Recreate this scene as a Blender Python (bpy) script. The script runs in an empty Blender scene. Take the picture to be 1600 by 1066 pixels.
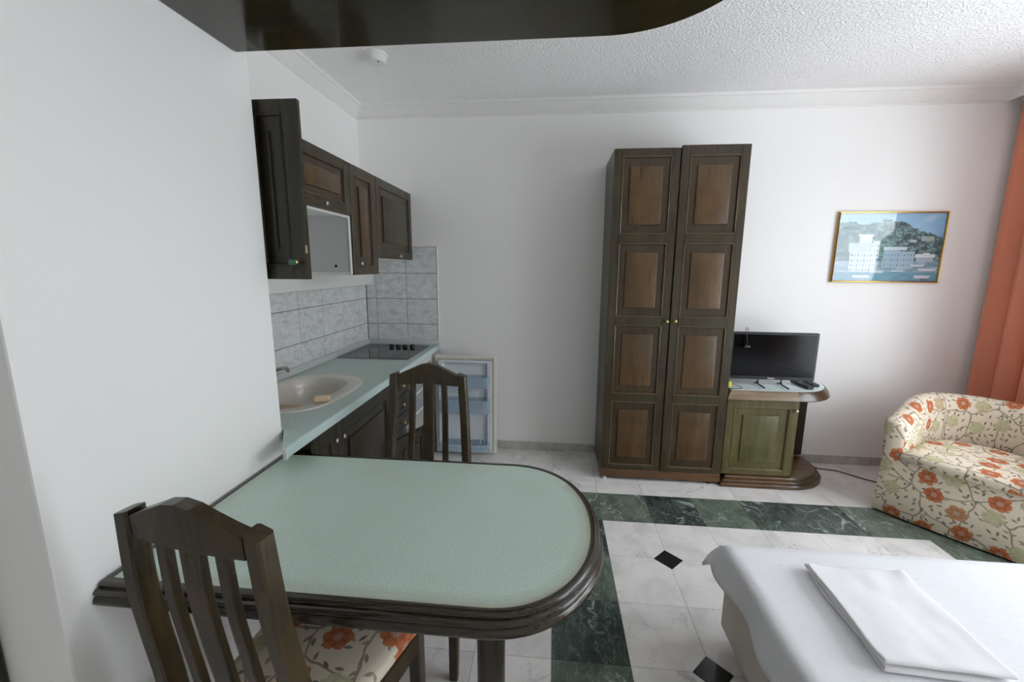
import bpy, bmesh, math, random
from mathutils import Vector, Matrix
random.seed(7)
sc = bpy.context.scene
COL = sc.collection
R = math.radians

# ------------------------------------------------------------------ camera
CAM_H = 1.45
yaw, pitch, roll = R(5.4317), R(-9.8768), R(0.3851)
fw = Vector((-math.sin(yaw)*math.cos(pitch), math.cos(yaw)*math.cos(pitch), math.sin(pitch)))
r0 = Vector((math.cos(yaw), math.sin(yaw), 0)); u0 = r0.cross(fw)
rt = r0*math.cos(roll) + u0*math.sin(roll); up = -r0*math.sin(roll) + u0*math.cos(roll)
cam_d = bpy.data.cameras.new('camera'); cam = bpy.data.objects.new('camera', cam_d); COL.objects.link(cam)
M4 = Matrix(((rt.x, up.x, -fw.x, 0), (rt.y, up.y, -fw.y, 0), (rt.z, up.z, -fw.z, CAM_H), (0, 0, 0, 1)))
cam.matrix_world = M4
cam_d.sensor_fit = 'HORIZONTAL'; cam_d.sensor_width = 36.0; cam_d.lens = 36.0*663.707/1600
cam_d.clip_start = 0.02
sc.camera = cam

# ------------------------------------------------------------------ world, portal, exposure
w = bpy.data.worlds.new('sky'); sc.world = w; w.use_nodes = True
bg = w.node_tree.nodes['Background']
bg.inputs[0].default_value = (0.875, 0.92, 1.0, 1); bg.inputs[1].default_value = 7.9
WIN_Y0, WIN_Y1, WIN_Z1 = -0.05, 2.38, 2.30
pl = bpy.data.lights.new('window_portal', 'AREA'); pl.shape = 'RECTANGLE'
pl.size = WIN_Z1; pl.size_y = WIN_Y1-WIN_Y0
pl.cycles.is_portal = True
plo = bpy.data.objects.new('window_portal', pl); COL.objects.link(plo)
plo.location = (3.13, (WIN_Y0+WIN_Y1)/2, WIN_Z1/2+0.01); plo.rotation_euler = (0, R(90), 0)
sc.view_settings.view_transform = 'Standard'; sc.view_settings.look = 'None'
sc.view_settings.exposure = 0.24; sc.view_settings.gamma = 1.0; sc.view_settings.use_curve_mapping = False
sc.cycles.use_denoising = True
sc.cycles.use_adaptive_sampling = True; sc.cycles.adaptive_threshold = 0.06; sc.cycles.adaptive_min_samples = 12
sc.cycles.max_bounces = 10; sc.cycles.diffuse_bounces = 8; sc.cycles.transparent_max_bounces = 12
sc.cycles.sample_clamp_indirect = 8.0

# ------------------------------------------------------------------ material helpers
def srgb(r, g, b):
    f = lambda c: (c/255/12.92) if c/255 <= 0.04045 else ((c/255+0.055)/1.055)**2.4
    return (f(r), f(g), f(b), 1.0)

class NT:
    def __init__(s, name):
        s.m = bpy.data.materials.new(name); s.m.use_nodes = True
        s.t = s.m.node_tree; s.n = s.t.nodes; s.l = s.t.links
        s.b = s.n['Principled BSDF']; s.out = s.n['Material Output']
    def node(s, typ, **kw):
        n = s.n.new(typ)
        for k, v in kw.items(): setattr(n, k, v)
        return n
    def link(s, a, b): s.l.new(a, b)
    def put(s, sock, v):
        if hasattr(v, 'is_output'): s.l.new(v, sock)
        else: sock.default_value = v
    def math(s, op, a, b=0.0, c=0.0, clamp=False):
        n = s.node('ShaderNodeMath', operation=op, use_clamp=clamp)
        for i, v in enumerate((a, b, c)): s.put(n.inputs[i], v)
        return n.outputs[0]
    def vmath(s, op, a, b=(0, 0, 0)):
        n = s.node('ShaderNodeVectorMath', operation=op)
        s.put(n.inputs[0], a); s.put(n.inputs[1], b)
        return n.outputs['Value'] if op in ('LENGTH', 'DISTANCE', 'DOT_PRODUCT') else n.outputs[0]
    def coord(s, which='Object'): return s.node('ShaderNodeTexCoord').outputs[which]
    def mapping(s, v, scale=(1, 1, 1), loc=(0, 0, 0), rot=(0, 0, 0)):
        n = s.node('ShaderNodeMapping'); s.put(n.inputs[0], v)
        n.inputs['Location'].default_value = loc; n.inputs['Rotation'].default_value = rot; n.inputs['Scale'].default_value = scale
        return n.outputs[0]
    def noise(s, v, scale=5, detail=4, rough=0.55, dist=0.0, out=0):
        n = s.node('ShaderNodeTexNoise'); s.put(n.inputs['Vector'], v)
        n.inputs['Scale'].default_value = scale; n.inputs['Detail'].default_value = detail
        n.inputs['Roughness'].default_value = rough; n.inputs['Distortion'].default_value = dist
        return n.outputs[out]
    def voro(s, v, scale, feature='F1', rnd=1.0, dims='3D'):
        n = s.node('ShaderNodeTexVoronoi', feature=feature, voronoi_dimensions=dims); s.put(n.inputs['Vector'], v)
        n.inputs['Scale'].default_value = scale; n.inputs['Randomness'].default_value = rnd
        return n.outputs
    def ramp(s, v, stops, interp='LINEAR'):
        n = s.node('ShaderNodeValToRGB'); s.put(n.inputs[0], v); cr = n.color_ramp; cr.interpolation = interp
        while len(cr.elements) < len(stops): cr.elements.new(0.5)
        for e, (p, c) in zip(cr.elements, stops):
            e.position = p; e.color = c if len(c) == 4 else (*c, 1)
        return n.outputs[0]
    def mix(s, f, a, b, mode='MIX'):
        n = s.node('ShaderNodeMix', data_type='RGBA', blend_type=mode)
        s.put(n.inputs[0], f); s.put(n.inputs[6], a); s.put(n.inputs[7], b)
        return n.outputs[2]
    def step(s, v, lo, hi):
        n = s.node('ShaderNodeMapRange', interpolation_type='SMOOTHSTEP'); s.put(n.inputs[0], v)
        n.inputs[1].default_value = lo; n.inputs[2].default_value = hi
        return n.outputs[0]
    def rand(s): return s.node('ShaderNodeObjectInfo').outputs['Random']
    def bump(s, h, strength=0.2, dist=0.01):
        n = s.node('ShaderNodeBump'); n.inputs['Strength'].default_value = strength; n.inputs['Distance'].default_value = dist
        s.put(n.inputs['Height'], h); s.link(n.outputs[0], s.b.inputs['Normal'])
    def fin(s, col, rough=0.5, metal=0.0, spec=0.5, coat=0.0, coat_r=0.1):
        s.put(s.b.inputs['Base Color'], col); s.put(s.b.inputs['Roughness'], rough)
        s.b.inputs['Metallic'].default_value = metal; s.b.inputs['Specular IOR Level'].default_value = spec
        s.b.inputs['Coat Weight'].default_value = coat; s.b.inputs['Coat Roughness'].default_value = coat_r
        return s.m

def plain(name, col, rough=0.5, metal=0.0, spec=0.5, coat=0.0, var=0.06, scale=25):
    n = NT(name); f = n.noise(n.coord(), scale, 3)
    d = tuple(c*(1-var) for c in col[:3])+(1,)
    return n.fin(n.mix(f, d, col), rough, metal, spec, coat)

def wood(name, dark, mid, grain=2, rough=0.36, coat=0.12, amount=1.0, tint=None):
    """stained wood, grain stretched along one local axis"""
    n = NT(name); v = n.coord()
    sc_ = [38, 38, 38]; sc_[grain] = 2.2
    off = n.vmath('ADD', v, n.node('ShaderNodeCombineXYZ').outputs[0])
    f1 = n.noise(n.mapping(v, sc_), 1.0, 6, 0.65, 0.5)
    sc2 = [130, 130, 130]; sc2[grain] = 5
    f2 = n.noise(n.mapping(v, sc2), 1.0, 3, 0.6)
    f3 = n.noise(v, 4.5, 3, 0.6)
    f = n.math('ADD', n.math('MULTIPLY', f1, 0.55), n.math('MULTIPLY', f3, 0.45))
    c = n.ramp(f, [(0.34, dark), (0.62, mid)])
    c = n.mix(n.step(f2, 0.56, 0.72), c, tuple(k*0.55 for k in dark[:3])+(1,))
    if tint: c = n.mix(n.step(n.noise(v, 2.6, 3), 0.45, 0.7), c, tint)
    n.bump(f2, 0.08, 0.002)
    return n.fin(c, rough, 0, 0.5, coat, 0.12)

M = {}
def wall_mat(name, ca, cb):
    n = NT(name); v = n.coord()
    f = n.noise(v, 55, 5, 0.6); g = n.noise(v, 9, 3)
    n.bump(n.math('ADD', f, n.math('MULTIPLY', g, 0.8)), 0.10, 0.006)
    c = n.mix(n.noise(v, 1.7, 3), ca, cb)
    return n.fin(c, 0.75, 0, 0.25)
M['wall'] = wall_mat('white_plaster', srgb(241, 240, 238), srgb(245, 244, 242))
def ceil_mat():
    n = NT('stucco_ceiling'); v = n.coord()
    f = n.noise(v, 75, 3, 0.55)
    n.bump(n.step(f, 0.42, 0.62), 0.55, 0.006)
    return n.fin(srgb(246, 245, 244), 0.8, 0, 0.2)
M['ceiling'] = ceil_mat()
M['trim_white'] = plain('white_trim', srgb(235, 234, 231), 0.5)
def marble_white():
    n = NT('white_marble'); r = n.rand(); v = n.coord()
    off = n.node('ShaderNodeCombineXYZ'); n.put(off.inputs[0], n.math('MULTIPLY', r, 37.0)); n.put(off.inputs[1], n.math('MULTIPLY', r, 91.0))
    p = n.vmath('ADD', v, off.outputs[0])
    f = n.noise(p, 6, 5, 0.6, 0.6)
    c = n.ramp(f, [(0.3, srgb(214, 211, 207)), (0.55, srgb(235, 232, 228)), (0.8, srgb(241, 238, 234))])
    warp = n.vmath('ADD', p, n.vmath('SCALE', n.noise(p, 5, 4, 0.6, out=1), (0, 0, 0)))
    nz = n.noise(p, 3.2, 5, 0.55, 1.2)
    ridge = n.math('ABSOLUTE', n.math('SUBTRACT', nz, 0.5))
    vein = n.math('SUBTRACT', 1.0, n.step(ridge, 0.0, 0.018))
    vein = n.math('MULTIPLY', vein, n.step(n.noise(p, 2.1, 2), 0.48, 0.7))
    c = n.mix(n.math('MULTIPLY', vein, 0.55), c, srgb(150, 140, 138))
    tone = n.node('ShaderNodeMapRange'); n.put(tone.inputs[0], n.math('FRACT', n.math('MULTIPLY', r, 7.3))); tone.inputs[3].default_value = 0.93; tone.inputs[4].default_value = 1.0
    cc = n.node('ShaderNodeCombineColor'); [n.put(cc.inputs[i], tone.outputs[0]) for i in range(3)]
    c = n.mix(1.0, c, cc.outputs[0], 'MULTIPLY')
    return n.fin(c, 0.16, 0, 0.5)
M['marble'] = marble_white()
def marble_green():
    n = NT('green_marble'); r = n.rand(); v = n.coord()
    off = n.node('ShaderNodeCombineXYZ'); n.put(off.inputs[0], n.math('MULTIPLY', r, 53.0)); n.put(off.inputs[1], n.math('MULTIPLY', r, 29.0))
    p = n.vmath('ADD', v, off.outputs[0])
    f = n.noise(p, 7, 6, 0.65, 0.8)
    dark = n.ramp(f, [(0.3, srgb(42, 50, 48)), (0.55, srgb(62, 75, 70)), (0.8, srgb(90, 102, 95))])
    light = n.ramp(f, [(0.3, srgb(76, 89, 79)), (0.55, srgb(102, 115, 102)), (0.8, srgb(130, 139, 124))])
    c = n.mix(n.step(n.math('FRACT', n.math('MULTIPLY', r, 5.7)), 0.25, 0.75), dark, light)
    nz = n.noise(p, 4.0, 4, 0.5, 0.7)
    vein = n.math('SUBTRACT', 1.0, n.step(n.math('ABSOLUTE', n.math('SUBTRACT', nz, 0.5)), 0.0, 0.016))
    nz2 = n.noise(n.mapping(p, (30, 9, 1), rot=(0, 0, 0.7)), 1.0, 4, 0.6, 1.0)
    v2 = n.math('MULTIPLY', n.math('SUBTRACT', 1.0, n.step(n.math('ABSOLUTE', n.math('SUBTRACT', nz2, 0.55)), 0.0, 0.03)), 0.35)
    vv = n.math('MAXIMUM', n.math('MULTIPLY', vein, n.step(n.noise(p, 3, 2), 0.40, 0.55)), v2)
    c = n.mix(n.math('MULTIPLY', vv, 0.75), c, srgb(176, 186, 180))
    return n.fin(c, 0.13, 0, 0.5)
M['green'] = marble_green()
M['black_stone'] = plain('black_stone', srgb(38, 42, 40), 0.15, var=0.4, scale=60)
M['grout'] = plain('grout', srgb(176, 170, 162), 0.8)
def skirting():
    n = NT('grey_marble_skirting'); p = n.coord()
    f = n.noise(p, 12, 5, 0.6, 0.6)
    return n.fin(n.ramp(f, [(0.3, srgb(176, 171, 166)), (0.7, srgb(205, 202, 198))]), 0.3)
M['skirt'] = skirting()
def tile_mat():
    n = NT('grey_wall_tile'); r = n.rand(); v = n.coord()
    off = n.node('ShaderNodeCombineXYZ'); n.put(off.inputs[0], n.math('MULTIPLY', r, 13.0)); n.put(off.inputs[2], n.math('MULTIPLY', r, 31.0))
    p = n.vmath('ADD', v, off.outputs[0])
    f = n.noise(n.mapping(p, (1, 1, 1.8)), 16, 6, 0.7, 0.5)
    return n.fin(n.ramp(f, [(0.28, srgb(186, 188, 189)), (0.52, srgb(222, 223, 223)), (0.75, srgb(238, 239, 239))]), 0.22)
M['tile'] = tile_mat()
M['dark_grout'] = plain('dark_grout', srgb(62, 62, 66), 0.8)

OL_D, OL_M = srgb(38, 30, 16), srgb(74, 60, 34)
M['wood_v'] = wood('olive_stained_wood', OL_D, OL_M, 2, tint=srgb(58, 56, 32))
M['wood_h'] = wood('olive_stained_wood_rail', OL_D, OL_M, 0, tint=srgb(58, 56, 32))
M['wood_y'] = wood('olive_stained_wood_deep', OL_D, OL_M, 1)
M['field'] = wood('brown_stained_panel', srgb(68, 48, 24), srgb(102, 74, 38), 2, tint=srgb(76, 58, 32))
M['recess'] = wood('brown_stained_recess', srgb(46, 36, 19), srgb(74, 57, 31), 2)
M['bead'] = plain('brown_bead', srgb(98, 78, 46), 0.35, var=0.4, coat=0.3)  # bead in a paler brown than the frame wood
M['gdoor'] = wood('green_stained_wood', srgb(70, 63, 30), srgb(102, 93, 52), 2)
M['gfield'] = wood('green_stained_panel', srgb(70, 70, 34), srgb(100, 95, 53), 2)
M['dkwood'] = wood('dark_walnut_wood', srgb(30, 26, 17), srgb(56, 49, 31), 2)
M['dkwood_h'] = wood('dark_walnut_wood_long', srgb(28, 23, 13), srgb(56, 46, 27), 0, rough=0.25, coat=0.3)
M['dkfield'] = wood('dark_walnut_panel', srgb(34, 27, 17), srgb(60, 48, 30), 2)
M['chair'] = wood('chair_wood', srgb(34, 28, 15), srgb(72, 57, 31), 2, rough=0.38, coat=0.1)
M['base_brown'] = wood('reddish_brown_plinth', srgb(70, 46, 22), srgb(106, 74, 40), 0)
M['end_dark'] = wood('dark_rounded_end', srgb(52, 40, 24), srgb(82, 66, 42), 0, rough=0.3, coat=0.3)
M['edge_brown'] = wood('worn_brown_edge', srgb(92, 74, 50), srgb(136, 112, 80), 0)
def shelf_mat():
    n = NT('varnished_shelf'); v = n.coord()
    f = n.noise(n.mapping(v, (2.5, 40, 40)), 1.0, 5, 0.6)
    return n.fin(n.ramp(f, [(0.3, srgb(30, 27, 13)), (0.7, srgb(50, 44, 24))]), 0.16, 0, 0.45, 0.2, 0.05)
M['shelf'] = shelf_mat()
def laminate(name, a, b, rough=0.32, worn=False):
    n = NT(name); v = n.coord()
    f = n.noise(v, 260, 2, 0.5); g = n.noise(v, 5, 3)
    c = n.mix(n.step(f, 0.40, 0.62), a, b)
    c = n.mix(n.math('MULTIPLY', n.step(g, 0.4, 0.75), 0.18), c, srgb(176, 180, 160))
    if worn:
        at_ = n.node('ShaderNodeAttribute', attribute_name='border').outputs['Fac']
        k = n.math('MULTIPLY', at_, n.math('ADD', 0.35, n.noise(v, 14, 4, 0.6)), clamp=True)
        c = n.mix(n.math('MULTIPLY', k, 0.75), c, srgb(150, 132, 92))
    return n.fin(c, rough, 0, 0.5)
M['laminate'] = laminate('aqua_speckled_laminate', srgb(182, 204, 192), srgb(204, 221, 210))
M['laminate_worn'] = laminate('aqua_laminate_stained_border', srgb(182, 204, 192), srgb(204, 221, 210), worn=True)
M['counter'] = laminate('aqua_worktop_laminate', srgb(170, 190, 184), srgb(192, 208, 202))
M['lam_pale'] = laminate('pale_blue_laminate', srgb(200, 214, 214), srgb(216, 228, 227))
M['lam_edge'] = plain('pale_worktop_edge', srgb(196, 214, 212), 0.3)
M['white_lam'] = plain('white_laminate', srgb(232, 232, 228), 0.4)
M['grey_lam'] = plain('grey_laminate', srgb(198, 199, 199), 0.45)
M['upstand'] = plain('grey_white_upstand', srgb(206, 208, 208), 0.4)
M['metal'] = plain('chrome', srgb(205, 205, 205), 0.15, 1.0)
M['brass'] = plain('aged_brass', srgb(196, 178, 130), 0.28, 1.0)
M['gknob'] = plain('green_enamel', srgb(34, 96, 70), 0.2, coat=0.5)
M['gold'] = plain('gold_frame', srgb(205, 168, 92), 0.25, 1.0)
M['black'] = plain('black_plastic', srgb(20, 20, 22), 0.35)
M['screen'] = plain('tv_screen', srgb(5, 5, 7), 0.14, spec=0.18, var=0.0)
M['hobglass'] = plain('hob_glass', srgb(12, 13, 14), 0.05, spec=0.5)
M['steel'] = plain('steel', srgb(170, 172, 172), 0.3, 1.0)
M['sink'] = plain('cream_sink', srgb(218, 212, 202), 0.25, coat=0.3)
M['tan'] = plain('tan_stain', srgb(176, 146, 108), 0.3)
M['sponge'] = plain('orange_soap', srgb(240, 212, 176), 0.6, var=0.2, scale=80)
M['fridge'] = plain('fridge_white', srgb(226, 224, 216), 0.35)
M['fridge_in'] = plain('fridge_liner', srgb(214, 218, 222), 0.4)
M['gasket'] = plain('door_gasket', srgb(214, 208, 192), 0.5)
M['grey_button'] = plain('grey_button', srgb(70, 70, 74), 0.5)
M['yellow'] = plain('yellow_tag', srgb(226, 222, 60), 0.5)
def clear(name, tint, alpha=0.75, rough=0.08):
    n = NT(name); tr = n.node('ShaderNodeBsdfTransparent'); tr.inputs[0].default_value = tint
    gl = n.node('ShaderNodeBsdfGlossy'); gl.inputs['Roughness'].default_value = rough
    fr = n.node('ShaderNodeFresnel'); geo = n.node('ShaderNodeNewGeometry')
    n.link(n.math('SUBTRACT', 1.45, n.math('MULTIPLY', geo.outputs['Backfacing'], 1.45-1/1.45)), fr.inputs[0])
    mx = n.node('ShaderNodeMixShader'); n.link(fr.outputs[0], mx.inputs[0]); n.link(tr.outputs[0], mx.inputs[1]); n.link(gl.outputs[0], mx.inputs[2])
    n.link(mx.outputs[0], n.out.inputs[0]); return n.m
M['glass'] = clear('window_glass', (0.97, 0.98, 0.98, 1), rough=0.02)
M['picglass'] = clear('picture_glass', (0.97, 0.98, 0.98, 1), rough=0.03)
def bin_mat():
    n = NT('blue_clear_plastic'); tr = n.node('ShaderNodeBsdfTransparent'); tr.inputs[0].default_value = (0.93, 0.965, 0.99, 1)
    df = n.node('ShaderNodeBsdfPrincipled'); df.inputs['Base Color'].default_value = srgb(192, 208, 219); df.inputs['Roughness'].default_value = 0.1
    mx = n.node('ShaderNodeMixShader'); mx.inputs[0].default_value = 0.28
    n.link(tr.outputs[0], mx.inputs[1]); n.link(df.outputs[0], mx.inputs[2]); n.link(mx.outputs[0], n.out.inputs[0]); return n.m
M['bin'] = bin_mat()
def cloth(name, col, sx=38, sy=210, amt=0.35):
    n = NT(name); v = n.coord()
    f = n.noise(n.mapping(v, (sx, sy, 60), rot=(0, 0, 0.25)), 1.0, 3, 0.6)
    g = n.noise(v, 500, 2)
    n.bump(n.math('ADD', f, n.math('MULTIPLY', g, 0.4)), amt, 0.002)
    c = n.mix(n.step(f, 0.55, 0.75), col, tuple(k*0.91 for k in col[:3])+(1,))
    n.b.inputs['Sheen Weight'].default_value = 0.15
    return n.fin(c, 0.85, 0, 0.2)
M['sheet'] = cloth('white_textured_bedspread', srgb(232, 232, 234), amt=0.6)
M['towel'] = cloth('white_linen', srgb(241, 240, 241), 220, 220, 0.2)
M['base_fabric'] = cloth('beige_base_fabric', srgb(206, 196, 184), 300, 300, 0.2)
def curtain_mat():
    n = NT('terracotta_curtain'); v = n.coord()
    f = n.noise(n.mapping(v, (400, 400, 60)), 1.0, 2)
    c = n.mix(f, srgb(204, 122, 95), srgb(224, 145, 116))
    n.b.inputs['Sheen Weight'].default_value = 0.2
    return n.fin(c, 0.8, 0, 0.2)
M['curtain'] = curtain_mat()

def floral():
    n = NT('floral_fabric'); uv = n.coord('UV')
    wob = n.vmath('SUBTRACT', n.noise(uv, 9, 2, out=1), (0.5, 0.5, 0.5))
    uvw = n.vmath('ADD', uv, n.vmath('MULTIPLY', wob, (0.06, 0.06, 0)))
    base = n.mix(n.noise(uv, 300, 2), srgb(222, 208, 186), srgb(232, 220, 200))
    # vines
    e = n.voro(uvw, 6.4, 'DISTANCE_TO_EDGE', 1.0, '2D')['Distance']
    vine = n.math('SUBTRACT', 1.0, n.step(e, 0.014, 0.030))
    c = n.mix(n.math('MULTIPLY', vine, 0.85), base, srgb(140, 127, 108))
    # small leaves
    def local(scale, rnd):
        o = n.voro(uv, scale, 'F1', rnd, '2D')
        d = n.vmath('SUBTRACT', uv, o['Position'])
        sp = n.node('ShaderNodeSeparateXYZ'); n.link(d, sp.inputs[0])
        sc3 = n.node('ShaderNodeSeparateColor'); n.link(o['Color'], sc3.inputs[0])
        return sp.outputs[0], sp.outputs[1], sc3.outputs
    x, y, rc = local(28, 0.95)
    ang = n.math('MULTIPLY', rc[0], 6.283)
    ca, sa = n.math('COSINE', ang), n.math('SINE', ang)
    lx = n.math('ADD', n.math('MULTIPLY', x, ca), n.math('MULTIPLY', y, sa))
    ly = n.math('SUBTRACT', n.math('MULTIPLY', y, ca), n.math('MULTIPLY', x, sa))
    q = n.math('ADD', n.math('POWER', n.math('ABSOLUTE', n.math('DIVIDE', lx, 0.0150)), 1.3), n.math('POWER', n.math('ABSOLUTE', n.math('DIVIDE', ly, 0.0060)), 1.3))
    leaf = n.math('MULTIPLY', n.math('SUBTRACT', 1.0, n.step(q, 0.75, 1.05)), n.step(rc[1], 0.14, 0.18))
    c = n.mix(leaf, c, n.mix(rc[2], srgb(128, 116, 102), srgb(168, 158, 140)))
    # flowers
    x, y, rc = local(7.3, 0.6)
    rr = n.math('SQRT', n.math('ADD', n.math('MULTIPLY', x, x), n.math('MULTIPLY', y, y)))
    th = n.math('ADD', n.math('ARCTAN2', y, x), n.math('MULTIPLY', rc[2], 6.28))
    pet = n.math('ABSOLUTE', n.math('COSINE', n.math('MULTIPLY', th, 3.0)))
    rim = n.math('ADD', n.math('ADD', 0.022, n.math('MULTIPLY', n.noise(uv, 42, 2), 0.020)), n.math('MULTIPLY', n.math('POWER', pet, 0.6), 0.011))
    inside = n.math('SUBTRACT', 1.0, n.step(n.math('SUBTRACT', rr, rim), -0.0012, 0.0012))
    shade = n.math('MULTIPLY', n.math('POWER', pet, 0.5), n.math('MINIMUM', n.math('DIVIDE', rr, 0.04), 1.0))
    orange = n.mix(shade, srgb(162, 84, 50), srgb(204, 128, 86))
    stam = n.math('MULTIPLY', n.math('SUBTRACT', 1.0, n.step(rr, 0.008, 0.018)), n.step(n.math('ABSOLUTE', n.math('COSINE', n.math('MULTIPLY', th, 5.5))), 0.6, 0.9))
    orange = n.mix(stam, orange, srgb(214, 196, 180))
    sage = n.mix(n.noise(uv, 60, 3), srgb(176, 176, 134), srgb(204, 200, 162))
    isor = n.step(rc[0], 0.44, 0.46)
    fl = n.mix(isor, sage, orange)
    c = n.mix(n.math('MULTIPLY', inside, n.math('ADD', 0.8, n.math('MULTIPLY', isor, 0.2))), c, fl)
    n.bump(n.noise(uv, 700, 2), 0.12, 0.001)
    return n.fin(c, 0.8, 0, 0.25)
M['floral'] = floral()

# ------------------------------------------------------------------ mesh helpers
def new_bm():
    bm = bmesh.new(); bm.loops.layers.uv.new('UVMap'); return bm
def absorb(bm, t, mi=0):
    vm = {v: bm.verts.new(v.co) for v in t.verts}
    for f in t.faces:
        try: nf = bm.faces.new([vm[v] for v in f.verts]); nf.material_index = mi
        except ValueError: pass
    t.free()
def box(bm, lo, hi, bev=0.0, mi=0, seg=1):
    t = bmesh.new(); bmesh.ops.create_cube(t, size=1.0)
    for v in t.verts:
        v.co = Vector((lo[i] + (v.co[i]+0.5)*(hi[i]-lo[i]) for i in range(3)))
    if bev > 0: bmesh.ops.bevel(t, geom=list(t.edges), offset=bev, segments=seg, profile=0.6, affect='EDGES', clamp_overlap=True)
    absorb(bm, t, mi); return bm
def ring_strip(bm, rings, closed=True, mi=0, cap0=False, cap1=False, mis=None):
    """rings: lists of points (same count); quads between neighbours"""
    vs = [[bm.verts.new(p) for p in r] for r in rings]
    n = len(vs[0])
    for a in range(len(vs)-1):
        for i in range(n if closed else n-1):
            j = (i+1) % n
            f = bm.faces.new((vs[a][i], vs[a][j], vs[a+1][j], vs[a+1][i])); f.material_index = mis[a] if mis else mi
    if cap0: bm.faces.new(list(reversed(vs[0]))).material_index = mi
    if cap1: bm.faces.new(vs[-1]).material_index = (mis[-1] if mis else mi)
    return vs
def prism(bm, poly, z0, z1, mi=0):
    ring_strip(bm, [[(x, y, z0) for x, y in poly], [(x, y, z1) for x, y in poly]], True, mi, True, True)
def lathe(bm, prof, seg=20, axis='z', org=(0, 0, 0), mi=0):
    rings = []
    for r_, h in prof:
        ring = []
        for k in range(seg):
            a = 2*math.pi*k/seg; c, s = r_*math.cos(a), r_*math.sin(a)
            p = {'z': (c, s, h), 'y': (c, h, s), 'x': (h, c, s)}[axis]
            ring.append(tuple(p[i]+org[i] for i in range(3)))
        rings.append(ring)
    ring_strip(bm, rings, True, mi, True, True)
def tube(bm, pts, rad, seg=8, mi=0):
    pts = [Vector(p) for p in pts]; rings = []; prev = None
    for i, p in enumerate(pts):
        t = (pts[min(i+1, len(pts)-1)] - pts[max(i-1, 0)]).normalized()
        a = Vector((0, 0, 1)) if abs(t.z) < 0.9 else Vector((1, 0, 0))
        if prev is not None: a = prev
        u_ = (a - t*a.dot(t)).normalized(); v_ = t.cross(u_); prev = u_
        rings.append([tuple(p + (u_*math.cos(k*2*math.pi/seg) + v_*math.sin(k*2*math.pi/seg))*rad) for k in range(seg)])
    ring_strip(bm, rings, True, mi, True, True)
def smooth_path(pts, n=8):
    pts = [Vector(p) for p in pts]; out = []
    for i in range(len(pts)-1):
        p0, p1, p2, p3 = pts[max(i-1, 0)], pts[i], pts[i+1], pts[min(i+2, len(pts)-1)]
        for k in range(n):
            t = k/n
            out.append(0.5*((2*p1)+(-p0+p2)*t+(2*p0-5*p1+4*p2-p3)*t*t+(-p0+3*p1-3*p2+p3)*t**3))
    out.append(pts[-1]); return out
def bar_path(bm, pts, wx, wy, mi=0, bev=0.0):
    """square bar following points (stacked along z), section wx by wy (numbers or lists)"""
    rings = []
    for i, p in enumerate(pts):
        a = (wx[i] if isinstance(wx, list) else wx)/2; b = (wy[i] if isinstance(wy, list) else wy)/2
        c = min(a, b)*0.25
        rings.append([(p[0]+dx, p[1]+dy, p[2]) for dx, dy in ((-a+c, -b), (a-c, -b), (a, -b+c), (a, b-c), (a-c, b), (-a+c, b), (-a, b-c), (-a, -b+c))])
    ring_strip(bm, rings, True, mi, True, True)
def offset_poly(poly, d):
    """offset a closed CCW polygon outward by d"""
    n = len(poly); out = []
    for i in range(n):
        p0, p1, p2 = Vector(poly[i-1]), Vector(poly[i]), Vector(poly[(i+1) % n])
        e1, e2 = (p1-p0).normalized(), (p2-p1).normalized()
        n1, n2 = Vector((e1.y, -e1.x)), Vector((e2.y, -e2.x))
        m = n1+n2; m = m/max(m.dot(m)/2, 0.5) if m.length > 1e-6 else n1
        out.append((p1.x+m.x*d, p1.y+m.y*d))
    return out

def obj(name, bm, mat, parent=None, loc=None, rot=None, smooth=True, angle=32):
    me = bpy.data.meshes.new(name)
    bmesh.ops.recalc_face_normals(bm, faces=list(bm.faces))
    bm.to_mesh(me); bm.free()
    for m in (mat if isinstance(mat, (list, tuple)) else [mat]): me.materials.append(M[m])
    if smooth:
        me.polygons.foreach_set('use_smooth', [True]*len(me.polygons)); me.set_sharp_from_angle(angle=R(angle))
    o = bpy.data.objects.new(name, me); COL.objects.link(o)
    if parent is not None: o.parent = parent
    if loc is not None: o.location = loc
    if rot is not None: o.rotation_euler = rot
    return o
def inst(o, parent=None, loc=None, rot=None):
    c = o.copy(); COL.objects.link(c); c.parent = parent if parent is not None else o.parent
    if loc is not None: c.location = loc
    if rot is not None: c.rotation_euler = rot
    return c
def tag(o, label, cat, group=None):
    o['label'] = label; o['category'] = cat
    if group: o['group'] = group
    return o
def thing(name, label, cat, loc=(0, 0, 0), rz=0.0, group=None):
    o = bpy.data.objects.new(name, None); COL.objects.link(o); o.empty_display_size = 0.1
    o.location = loc; o.rotation_euler = (0, 0, rz); return tag(o, label, cat, group)
def struct(name, bm, mat, label=None, smooth=False):
    o = obj(name, bm, mat, smooth=smooth); o['kind'] = 'structure'
    if label: o['label'] = label
    return o
def copy_tree(o, parent=None):
    c = o.copy(); COL.objects.link(c); c.parent = parent
    for ch in list(o.children): copy_tree(ch, c)
    return c
def planar_uv(o, fn):
    me = o.data; uv = me.uv_layers[0] if me.uv_layers else me.uv_layers.new(name='UVMap')
    for p in me.polygons:
        for li in p.loop_indices:
            uv.data[li].uv = fn(me.vertices[me.loops[li].vertex_index].co, p.normal)

# ================================================================== ROOM
D = 3.235; XL = -1.465; XP = -1.0; PY0, PY1 = 0.676, 1.424; XR = 3.0; HC = 2.60
YB, XH = -2.2, -2.5

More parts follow.
